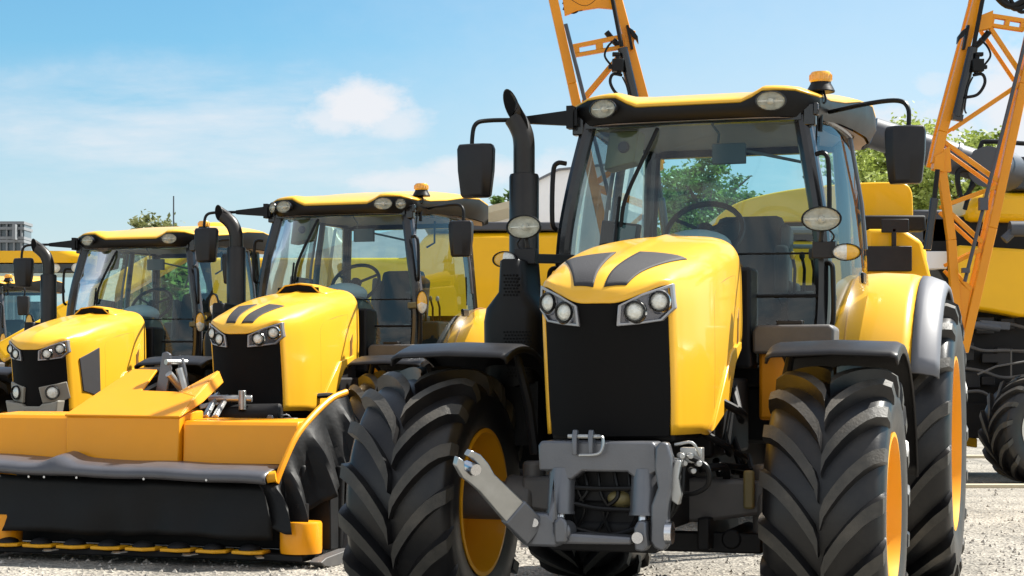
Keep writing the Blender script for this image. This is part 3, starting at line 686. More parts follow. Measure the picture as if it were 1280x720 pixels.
    for sx in ((-1, 1) if not (twin or fog) else ()):
        mb = MB(); mb.bar((sx * .70, 1.0, 2.03), (sx * .80, .58, 2.01), .075, .05, up=(0, 0, 1)) if sx < 0 else mb.bar((sx * .72, .98, 2.03), (sx * .84, .60, 2.03), .09, .05, up=(0, 0, 1))
        mb.box((sx * .82, .56, 2.02), (.12, .06, .085)); mb.tube([(sx * .80, .55, 2.05), (sx * .81, .54, 2.12)], .014, 8); mb.tube(cr_spline([(sx * .84, .57, 2.05), (sx * .87, .56, 2.09), (sx * .84, .55, 2.13)], 4), .006, 6)
        lb = mb.obj('lamp_bracket', 'dgrey', t, bev=.006)
        oval_lamp('work_lamp', t, (sx * .812, .50, 2.178), .105, .066, yaw=.12 * sx, depth=.09)
        oval_lamp('indicator', t, (sx * .935, .54, 2.005), .078, .046, yaw=.25 * sx, depth=.06, half=-sx, house='dgrey')
    # --- front linkage
    mb = MB()
    mb.prism([(-.265, .925), (-.27, 1.04), (-.255, 1.062), (.27, 1.062), (.285, 1.04), (.29, .93), (.26, .915), (.235, .885), (.20, .885), (.15, .925), (-.06, .925), (-.11, .885), (-.15, .885), (-.19, .925)], 'y', -1.02, -.86)
    fl = mb.obj('front_linkage', 'cast', t, bev=.010)
    mb = MB(); mb.bx(-.24, .26, -.90, -.74, .55, 1.03); mb.cyl((-.20, -.86, .66), (.24, -.86, .66), .05); mb.bx(-.18, .2, -.93, -.88, .78, .84); mb.obj('linkage_frame', 'under', fl, bev=.01)
    mb = MB()
    mb.tube(cr_spline([(-.12, -.97, .85), (0, -.96, .845), (.18, -.97, .85)], 5), .012, 8); mb.tube(cr_spline([(-.13, -.98, .78), (0, -.96, .755), (.18, -.97, .75)], 5), .012, 8)
    mb.tube(cr_spline([(-.16, -.97, .70), (-.10, -.98, .66), (.06, -.98, .635), (.19, -.98, .67)], 5), .012, 8); mb.obj('hydraulic_hose', 'black', fl)
    for k in range(5):
        x_ = -.12 + .06 * k; x_ += .015 * math.sin(k * 5); MB().tube(cr_spline([(x_, -.93, .92), (x_ + .02, -.95, .84 - .01 * k), (x_ + .05 * (-1) ** k, -.94, .74), (x_ - .02, -.92, .62)], 5), .008 + .002 * (k % 2), 6).obj('hydraulic_hose', 'black', fl)
    MB().sphere((.09, -.90, .80), (.07, .05, .045)).obj('pto_cover', 'olive', fl)
    for cx in (-.168, .222):
        mb = MB(); mb.cyl((cx, -1.0, .735), (cx, -.965, .93), .062, n=28); mb.cyl((cx, -1.0, .728), (cx, -.9985, .742), .066, n=28)
        cy = mb.obj('lift_cylinder', 'cast', t, ang=50)
        MB().cyl((cx, -1.02, .62), (cx, -1.0, .735), .026, n=14).obj('cylinder_rod', 'steel', cy)
    mb = MB(); mb.prism([(-.33, .60), (-.335, .70), (-.30, .735), (-.20, .735), (-.165, .70), (-.165, .65), (.19, .64), (.19, .605), (-.14, .60), (-.165, .585), (-.30, .585)], 'y', -1.10, -.98); mb.cyl((-.13, -1.12, .66), (-.13, -1.0, .66), .042)
    mb.prism([(-.16, .60), (-.165, .70), (-.13, .73), (-.10, .70), (-.10, .61)], 'y', -1.13, -1.10)
    ca = mb.obj('lower_crossbar', 'cast', t, bev=.012)
    MB().cyl((-.255, -1.125, .695), (-.255, -1.10, .695), .020, n=10).obj('pin', 'steel', ca)
    # left arm lowered, right arm folded up
    mb = MB(); p0, p1 = Vector((-.27, -1.08, .645)), Vector((-.455, -1.34, .925))
    mb.bar(p0, p0.lerp(p1, .38), .135, .06, up=(.6, -.8, 0)); arm = mb.obj('lower_arm', 'cast', t, bev=.008)
    dirn = (p1 - p0).normalized(); nrm = Vector((.6, -.8, 0)); nrm = (nrm - dirn * nrm.dot(dirn)).normalized(); sd = dirn.cross(nrm)
    outl = [p0.lerp(p1, .34) + sd * .062, p0.lerp(p1, .34) - sd * .062, p0.lerp(p1, .86) - sd * .05, p1 - sd * .055, p1 + dirn * .05 - sd * .062, p1 + dirn * .115 - sd * .045, p1 + dirn * .135 - sd * .012, p1 + dirn * .10 - sd * .005, p1 + dirn * .07 - sd * .03, p1 + dirn * .03 - sd * .028, p1 + dirn * .005 + sd * .002, p1 + dirn * .03 + sd * .03, p1 + dirn * .075 + sd * .03, p1 + dirn * .105 + sd * .02, p1 + dirn * .11 + sd * .05, p1 + dirn * .06 + sd * .068, p1 + sd * .066, p0.lerp(p1, .86) + sd * .052]
    hk = MB().plate(outl, .042).obj('arm_hook', 'zinc', arm, bev=.005)
    MB().cyl(p1 + dirn * .04 - nrm * .045 + sd * .0, p1 + dirn * .04 + nrm * .045, .026, n=16).obj('hook_pin', 'steel', arm)
    mb = MB(); mb.prism([(.285, .59), (.265, .62), (.27, .78), (.30, .86), (.285, .95), (.29, 1.04), (.31, 1.065), (.345, 1.06), (.365, .99), (.36, .86), (.345, .75), (.345, .60), (.325, .575)], 'y', -1.06, -.99)
    mb.prism([(.205, .58), (.20, .68), (.22, .715), (.255, .71), (.262, .60), (.245, .575)], 'y', -1.10, -1.0)
    rk = mb.obj('lower_arm', 'cast', t, bev=.010)
    mb = MB(); mb.prism([(.352, .80), (.345, .90), (.37, .985), (.40, .98), (.385, .90), (.40, .83), (.385, .78)], 'y', -1.02, -.96); mb.obj('arm_hook', 'zinc', rk, bev=.006)
    MB().cyl((.34, -1.06, .66), (.37, -1.06, .66), .05).obj('pivot_pin', 'steel', rk); MB().cyl((.225, -1.13, .64), (.225, -1.10, .64), .026).obj('pivot_pin', 'steel', rk)
    mb = MB()
    for x in (-.085, -.01): mb.prism([(-1.06, 1.00), (-1.065, 1.09), (-1.05, 1.115), (-1.03, 1.115), (-1.015, 1.09), (-1.01, 1.06), (-.95, 1.05), (-.95, 1.0)], 'x', x - .011, x + .011)
    tl = mb.obj('top_link_bracket', 'cast', t, bev=.004)
    mb = MB(); mb.cyl((-.12, -1.04, 1.085), (.03, -1.04, 1.085), .010, n=10); mb.tube(cr_spline([(.02, -1.045, 1.085), (.045, -1.05, 1.08), (.045, -1.06, 1.03), (.02, -1.07, 1.005), (-.06, -1.07, 1.0)], 4), .007, 8); mb.obj('pin', 'zinc', tl)
    mb = MB()
    for k in range(5): mb.cyl((.37 + .035 * (k % 3), -.92 + .02 * k, 1.0 - .035 * (k // 2)), (.37 + .035 * (k % 3) + .03, -1.0 + .02 * k, 1.0 - .035 * (k // 2)), .014, n=10)
    mb.box((.42, -.88, 1.0), (.10, .06, .07)); mb.tube(cr_spline([(.36, -.98, 1.05), (.44, -.98, 1.06), (.47, -.95, 1.0)], 4), .008, 6); mb.box((.37, -.95, .93), (.05, .04, .12)); cp = mb.obj('hydraulic_coupler', 'zinc', t, bev=.004)
    mb = MB()
    mb.tube(cr_spline([(.42, -.93, .99), (.50, -.94, .95), (.50, -.92, .87), (.44, -.90, .83), (.36, -.88, .82)], 5), .012, 8)
    mb.tube(cr_spline([(.385, -.99, .98), (.37, -1.0, .86), (.35, -.98, .76), (.30, -.95, .68)], 5), .012, 8); mb.tube(cr_spline([(.40, -.97, .95), (.395, -.98, .84), (.36, -.96, .76), (.31, -.93, .70)], 5), .010, 8); mb.obj('coupler_hose', 'black', cp)
    return t

R_ = math.radians
tractor('largest yellow tractor nearest the viewer, with tall exhaust and bare front linkage', (.687, 9.021, 0), -R_(17.783), steer=0.)
tractor('yellow tractor with the front mower mounted before it, twin lamps at each roof corner', (-1.86, 14.8, 0), -R_(17.5), scoop=True, twin=True)
tractor('smaller yellow tractor with fog lamps beside its grille and a grey side vent', (-4.05, 16.73, 0), -R_(16.5), .945, scoop=True, fog=True, sidegrille=True)

# ------------------------------------------------------------------ front mower (stands before the second tractor)
def mower():
    a = R_(17.5); off = Vector((-.25, -1.6)); l = Vector((math.cos(a), -math.sin(a))); b = Vector((math.sin(a), math.cos(a)))
    p = Vector((-1.86, 14.8)) + l * off.x + b * off.y
    t = thing('front_mower', 'wide yellow disc mower with black vinyl curtain, standing in front of the tractors', 'mower', (p.x, p.y, 0), -a)
    prof = [(-.16, .735), (-.145, 1.04), (-.12, 1.07), (.22, 1.085), (.24, 1.05), (.24, .74)]
    bm = MB().prism(prof, 'x', -1.45, -.765).obj('beam', 'mower', t, bev=.012); MB().prism([(y, z - .04) for y, z in prof], 'x', .195, 1.12).obj('beam', 'mower', t, bev=.012)
    mb = MB(); mb.prism([(-.20, .70), (-.185, 1.055), (.0, 1.10), (.20, 1.10), (.22, .72)], 'x', -.77, .185); mb.obj('centre_beam', 'mower', bm, bev=.012)
    mb = MB()
    mb.plate([(-.775, -.195, 1.062), (.19, -.195, 1.055), (.19, .05, 1.20), (.01, .13, 1.235), (-.30, .13, 1.245), (-.33, .42, 1.405), (-.54, .42, 1.41)], .02)
    mb.plate([(.19, -.195, 1.055), (.215, .12, 1.16), (.235, .42, 1.31), (.195, .42, 1.40), (.185, .05, 1.205)], .022)
    mb.plate([(-.775, -.195, 1.062), (-.54, .42, 1.41), (-.55, .42, 1.10), (-.77, .2, 1.05)], .02)
    mb.plate([(.01, .13, 1.235), (.19, .05, 1.20), (.195, .42, 1.40), (.14, .36, 1.33)], .02)
    mb.obj('sloped_cover', 'mower', t, bev=.006)
    mb = MB(); mb.prism([(-.30, 1.16), (-.20, 1.16), (-.15, 1.42), (-.155, 1.53), (-.19, 1.55), (-.225, 1.54), (-.245, 1.42)], 'y', .30, .33); mb.prism([(-.12, 1.16), (-.03, 1.16), (-.08, 1.42), (-.10, 1.50), (-.14, 1.50), (-.14, 1.42)], 'y', .40, .43)
    hs = mb.obj('headstock', 'cast', t, bev=.006)
    mb = MB(); mb.cyl((-.18, .28, 1.47), (-.10, .46, 1.47), .022); mb.cyl((-.15, .27, 1.38), (-.08, .45, 1.20), .03); mb.cyl((-.11, .36, 1.42), (-.05, .36, 1.22), .028); mb.obj('headstock_pins', 'zinc', hs)
    mb = MB(); mb.bar((.05, .40, 1.12), (.30, .62, 1.20), .035, .035); mb.bar((.20, .2, 1.05), (.12, .55, 1.22), .05, .03); mb.bar((.28, .2, 1.05), (.20, .55, 1.2), .05, .03); mb.cyl((.10, .45, 1.19), (.42, .55, 1.185), .028); mb.cyl((.36, .50, 1.10), (.36, .50, 1.25), .03); mb.obj('linkage', 'zinc', t, bev=.004)
    mb = MB(); mb.cyl((.10, .52, 1.05), (.62, .66, 1.06), .09, n=20); mb.bx(-.9, .9, .1, .5, .35, .75); mb.bx(-1.2, 1.2, -.2, .05, .45, .72); mb.bx(.55, 1.1, .3, .7, .85, 1.02); mb.obj('frame', 'under', t, bev=.02)
    # vinyl roll and hanging curtain
    r2 = random.Random(3); nx = 60; g = []; g2 = []
    pr = [(-.12, .735), (-.25, .742), (-.42, .722), (-.52, .698), (-.55, .672), (-.555, .645), (-.54, .622)]
    for i in range(nx + 1):
        x = lerp(-1.40, 1.05, i / nx); sag = .008 * math.sin(x * 2.1) + .006 * math.sin(x * 9)
        bump = .05 * math.exp(-((x + .66) / .10) ** 2)
        g.append([Vector((x, y, z + sag * .6 - .035 * (x + .2) / 1.2 * .9 + bump * (1 if k in (1, 2, 3) else 0))) for k, (y, z) in enumerate(pr)])
        z0 = .60 + sag * .6 - .035 * (x + .2) / 1.2 * .9
        row = []
        for k in range(10):
            q = k / 9
            row.append(Vector((x, -.40 - .04 * q + .018 * q * math.sin(x * 13 + 2 * math.sin(x * 3)) + .03 * q * math.sin(x * 4.2 + q * 2), lerp(z0, .20, q) + .012 * math.sin(x * 5) * q)))
        g2.append(row)
    MB().grid(g).obj('curtain_roll', 'canvasg', t, ang=80, solid=.01); MB().grid(g2).obj('curtain', 'canvas', t, ang=80, solid=.006)
    mb = MB()
    for x in (-1.1, -.85, -.72, -.45, .1, .6): mb.cyl((x, -.565, .62), (x, -.555, .62), .009, n=8)
    mb.obj('rivets', 'steel', t)
    mb = MB(); mb.cyl((1.03, -.47, .64), (1.09, -.45, .65), .04, n=14); mb.obj('roll_end', 'rimyel', t)
    # hoop and draped end
    hoop = cr_spline([(1.075, -.42, .60), (1.10, -.34, .74), (1.13, -.20, .92), (1.165, 0, 1.06), (1.21, .25, 1.19), (1.25, .45, 1.24)], 6)
    MB().tube(hoop, .024, 10).obj('guard_hoop', 'mower', t)
    low = cr_spline([(1.17, -.52, .26), (1.24, -.40, .30), (1.33, -.15, .48), (1.40, .10, .64), (1.44, .35, .72), (1.46, .5, .72)], 6)
    top = cr_spline([(.985, -.545, .615), (1.03, -.47, .60), (1.085, -.40, .635), (1.10, -.34, .74), (1.13, -.20, .92), (1.165, 0, 1.06), (1.21, .25, 1.19), (1.25, .45, 1.24)], 7)
    low = cr_spline([(1.10, -.56, .36), (1.185, -.54, .25), (1.225, -.46, .29), (1.27, -.36, .34), (1.33, -.18, .44), (1.39, .02, .56), (1.43, .25, .66), (1.46, .5, .70)], 7)
    g = []; r4 = random.Random(5); tri = lambda q: abs((q % 1) * 2 - 1)
    for i in range(len(top)):
        row = []; A, B = top[i], low[min(i, len(low) - 1)]; u = i / 7.0
        for k in range(17):
            q = k / 16; P = A.lerp(B, q)
            f1 = tri(u * .62 + .12 + q * .10) ** 1.6 - .4; f2 = tri(u * 1.7 + .3 + q * .25) - .5; f3 = math.sin(q * 7 + u * 3) * .12
            fo = (.125 * f1 + .030 * f2 + .03 * f3) * sm(q * 1.5 + .05)
            row.append(P + Vector((fo, -.55 * fo + .02 * math.sin(PI * q), .03 * math.sin(PI * q))))
        g.append(row)
    MB().grid(g).obj('end_drape', 'canvas', t, ang=28, solid=.005)
    # cutter bar
    mb = MB(); mb.bx(-1.30, 1.30, -.46, -.10, .045, .095); mb.obj('cutter_bar', 'under', t, bev=.01)
    xs = [-1.12 + .285 * k for k in range(8)]
    for k, x in enumerate(xs):
        mb = MB(); sgn = 1 if k % 2 else -1
        mb.prism([(x - .13, -.40), (x - .10, -.52), (x + .06, -.555), (x + .135, -.50), (x + .13, -.36), (x, -.30)], 'z', .095, .118)
        d = mb.obj('cutting_disc', 'rimyel', t, bev=.006)
        MB().sphere((x, -.42, .115), (.085, .085, .045)).obj('disc_cap', 'under', d)
        MB().bar((x + sgn * .10, -.50, .085), (x + sgn * .16, -.585, .08), .05, .006, up=(0, 0, 1)).obj('blade', 'zinc', d)
    for x in (1.235, -1.22):
        mb = MB(); mb.lathe([(.095, .05), (.10, .145), (.13, .15), (.31, .15), (.325, .142), (.33, .05), (.33, 0)], o=(x, -.34, 0), ax='z', n=28); dr = mb.obj('end_drum', 'mower', t)
        MB().cyl((x, -.34, .325), (x, -.34, .45), .055, n=16).obj('drum_shaft', 'under', dr)
    for s_ in (-1, 1): MB().prism([(-.42, .02), (-.47, .05), (-.38, .075), (.10, .10), (.16, .22), (.20, .22), (.16, .05), (.05, 0.0), (-.3, 0.0)], 'x', s_ * 1.40 - .05, s_ * 1.40 + .05).obj('skid_shoe', 'castd', t, bev=.006)
    mb = MB(); mb.bx(-1.3, 1.36, -.10, .05, .10, .5); mb.cyl((1.34, .08, .10), (1.35, .10, .7), .035); mb.obj('rear_frame', 'under', t, bev=.01)
mower()

# ------------------------------------------------------------------ field sprayer with folded lattice booms (behind the nearest tractor)
def sprayer():
    base = Vector((2.5, 15.6, 0))
    t = thing('field_sprayer', 'field sprayer with tall orange lattice booms folded up behind the nearest tractor', 'sprayer', base)
    def A(px, py, Y=14.6): return at(px, py, Y) - base
    def boom(mirror):
        def Q(px, py, Y=14.6): return A(1994 - px if mirror else px, py, Y)
        back = .24
        mb = MB(); o = Vector((0, back, 0))
        # points are those of the right hand boom
        inner = [Q(1236, -70), Q(1222, 0), Q(1178, 165), Q(1169, 205)]; low = [Q(1176, 205), Q(1189, 300), Q(1198, 440)]
        outer = [Q(1318, -70), Q(1279, 105), Q(1240, 285), Q(1204, 440)]
        for P in (inner, outer):
            for a_, b_ in zip(P, P[1:]): mb.bar(a_, b_, .075, .07)
        for a_, b_ in zip(low, low[1:]): mb.bar(a_, b_, .072, .07)
        for P in (inner, outer):
            for a_, b_ in zip(P, P[1:]): mb.bar(a_ + o, b_ + o, .04, .04)
        bm = mb.obj('boom', 'orange', t, bev=.006)
        diag = [[(1231, 25), (1278, 95)], [(1278, 103), (1190, 162)], [(1178, 176), (1250, 228)], [(1248, 233), (1183, 256)], [(1183, 262), (1228, 303)], [(1226, 312), (1189, 330)], [(1189, 336), (1214, 363)]]
        if mirror: diag[0] = [(1217, 66), (1264, 122)]; diag[1] = [(1264, 124), (1190, 166)]
        mb = MB()
        for a_, b_ in diag:
            mb.bar(Q(*a_), Q(*b_), .036, .036); mb.bar(Q(*a_) + o, Q(*b_) + o, .03, .03)
        mb.obj('lattice', 'orange', bm, bev=.004)
        # cross plate with two slots
        mb = MB()
        c = [Q(1237, 17), Q(1282, 24), Q(1279, 40), Q(1233, 33)]
        if mirror: c = [Q(1210, 42), Q(1279, 56), Q(1277, 72), Q(1209, 60)]
        def mixp(u, v): return c[0].lerp(c[1], u).lerp(c[3].lerp(c[2], u), v)
        for u0, u1, v0, v1 in ((0, 1, 0, .30), (0, 1, .74, 1), (0, .16, .30, .74), (.45, .58, .30, .74), (.88, 1, .30, .74)):
            mb.plate([mixp(u0, v0), mixp(u1, v0), mixp(u1, v1), mixp(u0, v1)], .05)
        mb.obj('slotted_plate', 'orange', bm, bev=.003); mb = MB()
        if mirror:
            mb.plate([Q(1226, -6), Q(1292, -10), Q(1288, 20), Q(1272, 14), Q(1246, 10), Q(1224, 12)], .05); mb.obj('boom_plate', 'orange', bm, bev=.004); mb = MB(); mb.plate([Q(1212, 36), Q(1200, 40), Q(1203, 64), Q(1214, 66)], .09); mb.obj('boom_plate', 'orange', bm, bev=.004); mb = MB()
        else: mb.plate([Q(1225, 20), Q(1240, 14), Q(1238, 36), Q(1221, 40)], .09)
        mb.plate([Q(1240, -30), Q(1290, -22), Q(1288, -8), Q(1236, -12)], .06); mb.obj('boom_plate', 'orange', bm, bev=.004); mb = MB()
        mb.plate([Q(1189, 345), Q(1213, 364), Q(1204, 420), Q(1197, 420)], .03); mb.obj('boom_plate', 'orange', bm, bev=.004); mb = MB()
        mb.plate([Q(1167, 196), Q(1180, 190), Q(1178, 216), Q(1165, 212)], .11); mb.plate([Q(1176, 190), Q(1186, 182), Q(1188, 215), Q(1176, 216)], .08)
        mb.obj('hinge_bracket', 'orange', bm, bev=.004)
        mb = MB(); mb.cyl(Q(1216, 60, 14.5), Q(1196, 146, 14.5), .042, n=16); mb.bar(Q(1190, 146, 14.5), Q(1203, 148, 14.5), .05, .06)
        cy = mb.obj('ram', 'blackgl', bm); cy2 = MB().cyl(Q(1168, 248, 14.5), Q(1159, 312, 14.5), .034, n=14).obj('ram', 'blackgl', bm)
        mb = MB(); mb.cyl(Q(1232, -20, 14.5), Q(1217, 58, 14.5), .018, n=10); mb.obj('ram_rod', 'under', bm); MB().cyl(Q(1172, 212, 14.5), Q(1168, 248, 14.5), .02, n=10).obj('ram_rod', 'under', bm)
        mb = MB()
        P = [Q(1209, 34, 14.55), Q(1203, 38, 14.55), Q(1197, 46, 14.55), Q(1196, 55, 14.55), Q(1199, 50, 14.55), Q(1204, 46, 14.55)]
        mb.plate(P, .05); mb.bar(Q(1210, 32, 14.55), Q(1204, 62, 14.55), .02, .05); mb.obj('catch_hook', 'black', bm)
        mb = MB()
        mb.tube(cr_spline([Q(1224, 48, 14.45), Q(1234, 58, 14.45), Q(1238, 70, 14.45), Q(1230, 82, 14.45)], 5), .010, 6)
        mb.tube(cr_spline([Q(1216, 94, 14.45), Q(1228, 93, 14.45), Q(1231, 104, 14.45), Q(1222, 118, 14.45), Q(1206, 122, 14.45)], 5), .014, 6)
        mb.tube(cr_spline([Q(1216, 96, 14.45), Q(1210, 110, 14.45), Q(1206, 135, 14.45), Q(1208, 142, 14.45)], 5), .008, 6)
        mb.box(Q(1222, 82, 14.45), (.09, .08, .10)); mb.box(Q(1224, 68, 14.45), (.06, .05, .03)); mb.box(Q(1229, 84, 14.45), (.06, .04, .03)); mb.cyl(Q(1222, 66, 14.45), Q(1220, 92, 14.45), .02, n=8)
        mb.obj('valve_block', 'black', bm, bev=.004)
        mb = MB()
        for k in range(3):
            P = [Q(1228 + 3 * k, -40), Q(1240 + 8 * k, -12), Q(1262 + 6 * k, 8 + 3 * k), Q(1290, -6 + 8 * k)]
            mb.tube(cr_spline(P, 6), .026 - .005 * k, 8)
        mb.tube(cr_spline([Q(1236, 40), Q(1226, 52), Q(1214, 62)], 4), .025, 8)
        mb.obj('hose_loom', 'black', bm)
        mb = MB(); mb.cyl(Q(1287, 30, 14.5), Q(1206, 352, 14.5), .016, n=8); mb.box(Q(1229, 255, 14.47), (.07, .05, .10)); mb.box(Q(1207, 338, 14.47), (.06, .05, .04)); mb.obj('spray_line', 'auger', bm)
    boom(False); boom(True)
    # yellow tank: rounded section swept along its length
    P = []
    def tank(x0, x1, z0, z1, y0, y1, r, name, m, bul=.06):
        mb = MB(); rows = []
        for (y, s_) in ((y0, .90), (y0 + .04, .97), (y0 + .15, 1.), (y1 - .15, 1.), (y1 - .04, .97), (y1, .90)):
            row = []; cx, cz = (x0 + x1) / 2, (z0 + z1) / 2; hx, hz = (x1 - x0) / 2 * s_, (z1 - z0) / 2 * s_
            for qx, qz, a0 in ((1, 1, 0), (-1, 1, 90), (-1, -1, 180), (1, -1, 270)):
                for k in range(6):
                    an = math.radians(a0 + 90 * k / 5); row.append(Vector((cx + qx * (hx - r) + r * math.cos(an), y, cz + qz * (hz - r) + r * math.sin(an))))
            rows.append(row)
        mb.grid(rows, True); n = len(rows[0]); mb.add([p for p in rows[0]], [tuple(range(n))]); mb.add([p for p in rows[-1]], [tuple(range(n))])
        return mb.obj(name, m, t, ang=35)
    pl = [(p.x, p.z) for p in cr_spline([(-.66, 0, 2.74), (-.62, 0, 2.82), (-.42, 0, 2.95), (0, 0, 3.05), (.55, 0, 3.11), (1.0, 0, 3.12), (1.12, 0, 3.06), (1.14, 0, 2.90), (1.14, 0, 2.79)], 4)]
    MB().prism(pl, 'y', .5, 3.2).obj('tank', 'yellow2', t, bev=.05)
    tank(-1.1, 1.25, 1.35, 2.58, .3, 3.0, .12, 'lower_tank', 'yellow2')
    mb = MB(); mb.plate([(.62, .15, 1.95), (.62, .15, 2.66), (.95, .15, 2.66), (1.12, .15, 2.55), (1.28, .15, 1.9)], .25); mb.obj('rear_panel', 'yellow2', t, bev=.04)
    mb = MB(); mb.bx(.56, 1.00, -.08, 0.0, 2.28, 2.50); mb.bx(.74, .98, -.05, -.02, 2.62, 2.74); mb.bx(.83, .87, -.05, -.02, 2.48, 2.66); mb.obj('rear_plate', 'dgrey', t, bev=.008)
    mb = MB(); mb.bx(-.6, 1.12, .55, 3.1, 2.58, 2.75); mb.bx(.4, 1.2, .25, .45, 2.66, 2.80); mb.bx(-1.0, 1.2, .2, 3.3, .85, 1.32); mb.bx(-.9, .9, -.3, .2, 1.0, 1.5); mb.bx(-1.2, -.9, -.9, .4, 1.5, 1.65); mb.bx(.95, 1.25, -.9, .4, 1.5, 1.65); mb.obj('chassis', 'under', t, bev=.02)
    mb = MB(); mb.tube([(-1.35, .2, 2.52), (-.2, .2, 2.66), (.5, .2, 2.66)], .035, 8); mb.tube([(-1.5, .1, 2.3), (-1.2, .1, 2.52), (.9, .1, 2.5)], .02, 8); mb.obj('pipe', 'cast', t)
    for x in (-.95, .95): wheel('wheel', t, (x, 1.8, .85), .85, .5, .42, .04, 20, 1 if x > 0 else -1)
sprayer()

# ------------------------------------------------------------------ combine at the right edge
def combine():
    base = Vector((7.2, 23.6, 0))
    t = thing('combine_harvester', 'yellow combine with grey auger tube and black white-rimmed wheel at the right edge', 'combine', base)
    def A(px, py, Y=23.2): return at(px, py, Y) - base
    def slab(name, pts, m, th, Y=23.2, bev=.04):
        P = [A(*q, Y) + Vector((0, th / 2, 0)) for q in pts]; return MB().plate(P, th).obj(name, m, t, bev=bev)
    slab('side_panel', [(1197, 306), (1290, 312), (1420, 318), (1420, 388), (1276, 396), (1262, 393), (1196, 382)], 'yellow2', 1.9)
    slab('grain_tank', [(1208, 276), (1210, 258), (1218, 246), (1236, 240), (1420, 240), (1420, 280)], 'yellow2', 1.6, 23.4, .10)
    slab('body', [(1150, 300), (1150, 270), (1420, 272), (1420, 548), (1215, 548), (1202, 530), (1200, 380)], 'under', 1.4, 23.6)
    rr = random.Random(4)
    for k in range(9):
        px = 1212 + 22 * (k % 3) + rr.uniform(-4, 4); py = 408 + 36 * (k // 3) + rr.uniform(-6, 6)
        MB().box(A(px, py, 23.5), (rr.uniform(.12, .24), .12, rr.uniform(.10, .26))).obj('service_box', 'dgrey', t, bev=.012)
    for k in range(4): MB().tube(cr_spline([A(1205, 400 + 30 * k, 23.4), A(1228, 412 + 26 * k, 23.3), A(1255, 404 + 34 * k, 23.4), A(1290, 412 + 28 * k, 23.4)], 5), .022, 8).obj('hose', 'castd', t)
    slab('engine_deck', [(1140, 262), (1190, 262), (1190, 305), (1140, 305)], 'auger', .9, 23.6)
    slab('white_panel', [(1150, 314), (1184, 314), (1184, 336), (1150, 336)], 'white', .3, 23.5, .01)
    slab('cab_block', [(1264, 238), (1264, 196), (1420, 190), (1420, 240)], 'blackgl', 1.2, 23.4)
    mb = MB(); mb.cyl(A(1090, 166, 22.9), A(1244, 214, 22.9), .20, n=24); mb.cyl(A(1234, 208, 22.6), A(1258, 214, 23.2), .26, n=24); mb.cyl(A(1190, 196, 22.9), A(1194, 198, 22.9), .215, n=24); mb.obj('auger_tube', 'auger', t)
    mb = MB()
    mb.tube(cr_spline([A(1206, 262, 22.8), A(1220, 210, 22.8), A(1226, 182, 22.8), A(1236, 177, 22.8), A(1290, 180, 22.8)], 5), .03, 8)
    mb.tube(cr_spline([A(1200, 244, 22.7), A(1197, 225, 22.7), A(1200, 213, 22.7), A(1222, 212, 22.7)], 5), .035, 8); mb.tube(cr_spline([A(1200, 244, 22.7), A(1206, 246, 22.7), A(1218, 230, 22.7)], 4), .03, 8)
    mb.tube([A(1128, 190, 22.8), A(1136, 260, 22.8), A(1142, 290, 22.8)], .03, 8)
    mb.obj('handrail', 'black', t)
    mb = MB(); mb.cyl(A(1262, 286, 22.9), A(1282, 286, 22.9), .10); mb.tube([A(1255, 300, 22.9), A(1268, 288, 22.9)], .06, 8); mb.obj('drive_shaft', 'auger', t); mb = MB(); mb.cyl(A(1200, 404, 22.9), A(1250, 410, 22.9), .05); mb.bar(A(1225, 405, 22.9), A(1262, 408, 22.9), .10, .06); mb.obj('drive_shaft', 'auger', t, bev=.01)
    mb = MB()
    mb.tube([A(1264, 470, 22.6), A(1264, 438, 22.6), A(1300, 438, 22.6)], .012, 6); mb.tube([A(1222, 468, 22.5), A(1245, 458, 22.5), A(1280, 452, 22.5), A(1330, 452, 22.5)], .014, 6); mb.obj('ladder_rail', 'castd', t)
    mb = MB(); mb.bx(-2.5, 4, -.1, 1.8, .55, 1.0); mb.obj('axle', 'under', t)
    slab('lower_sill', [(1202, 545), (1222, 548), (1222, 560), (1202, 557)], 'yellow2', .4, 24.5, .02)
    w = wheel('wheel', t, (0, 0, 0), .69, .36, .55, .055, 15, -1, rim='whiterim', disc=.12)
    w.location = A(1290, 536, 22.6); w.rotation_euler = (0, 0, R_(114))
combine()

# ------------------------------------------------------------------ long yellow machine behind the second tractor
t = thing('grain_trailer', 'long yellow grain trailer standing behind the second tractor', 'trailer', (-1.4, 25, 0))
mb = MB(); mb.prism([(-2.6, 1.9), (-2.7, 2.97), (.0, 2.97), (.25, 3.30), (2.1, 3.32), (2.1, 2.1), (1.7, 1.8), (-2.2, 1.8)], 'y', -1.0, 1.2); mb.obj('body', 'yellow2', t, bev=.08)
mb = MB(); mb.bx(.22, 2.13, -1.03, 1.22, 3.335, 3.45); mb.obj('rim_rail', 'auger', t, bev=.02)
mb = MB(); mb.bx(-2.4, 2.0, -.7, .9, .9, 1.79); mb.bx(1.55, 2.15, -1.25, -.9, 1.95, 2.55); mb.obj('chassis', 'under', t, bev=.03)
for x in (-1.4, 1.2): wheel('wheel', t, (x, -.5, .65), .65, .36, .45, .03, 16, -1).rotation_euler = (0, 0, R_(90))

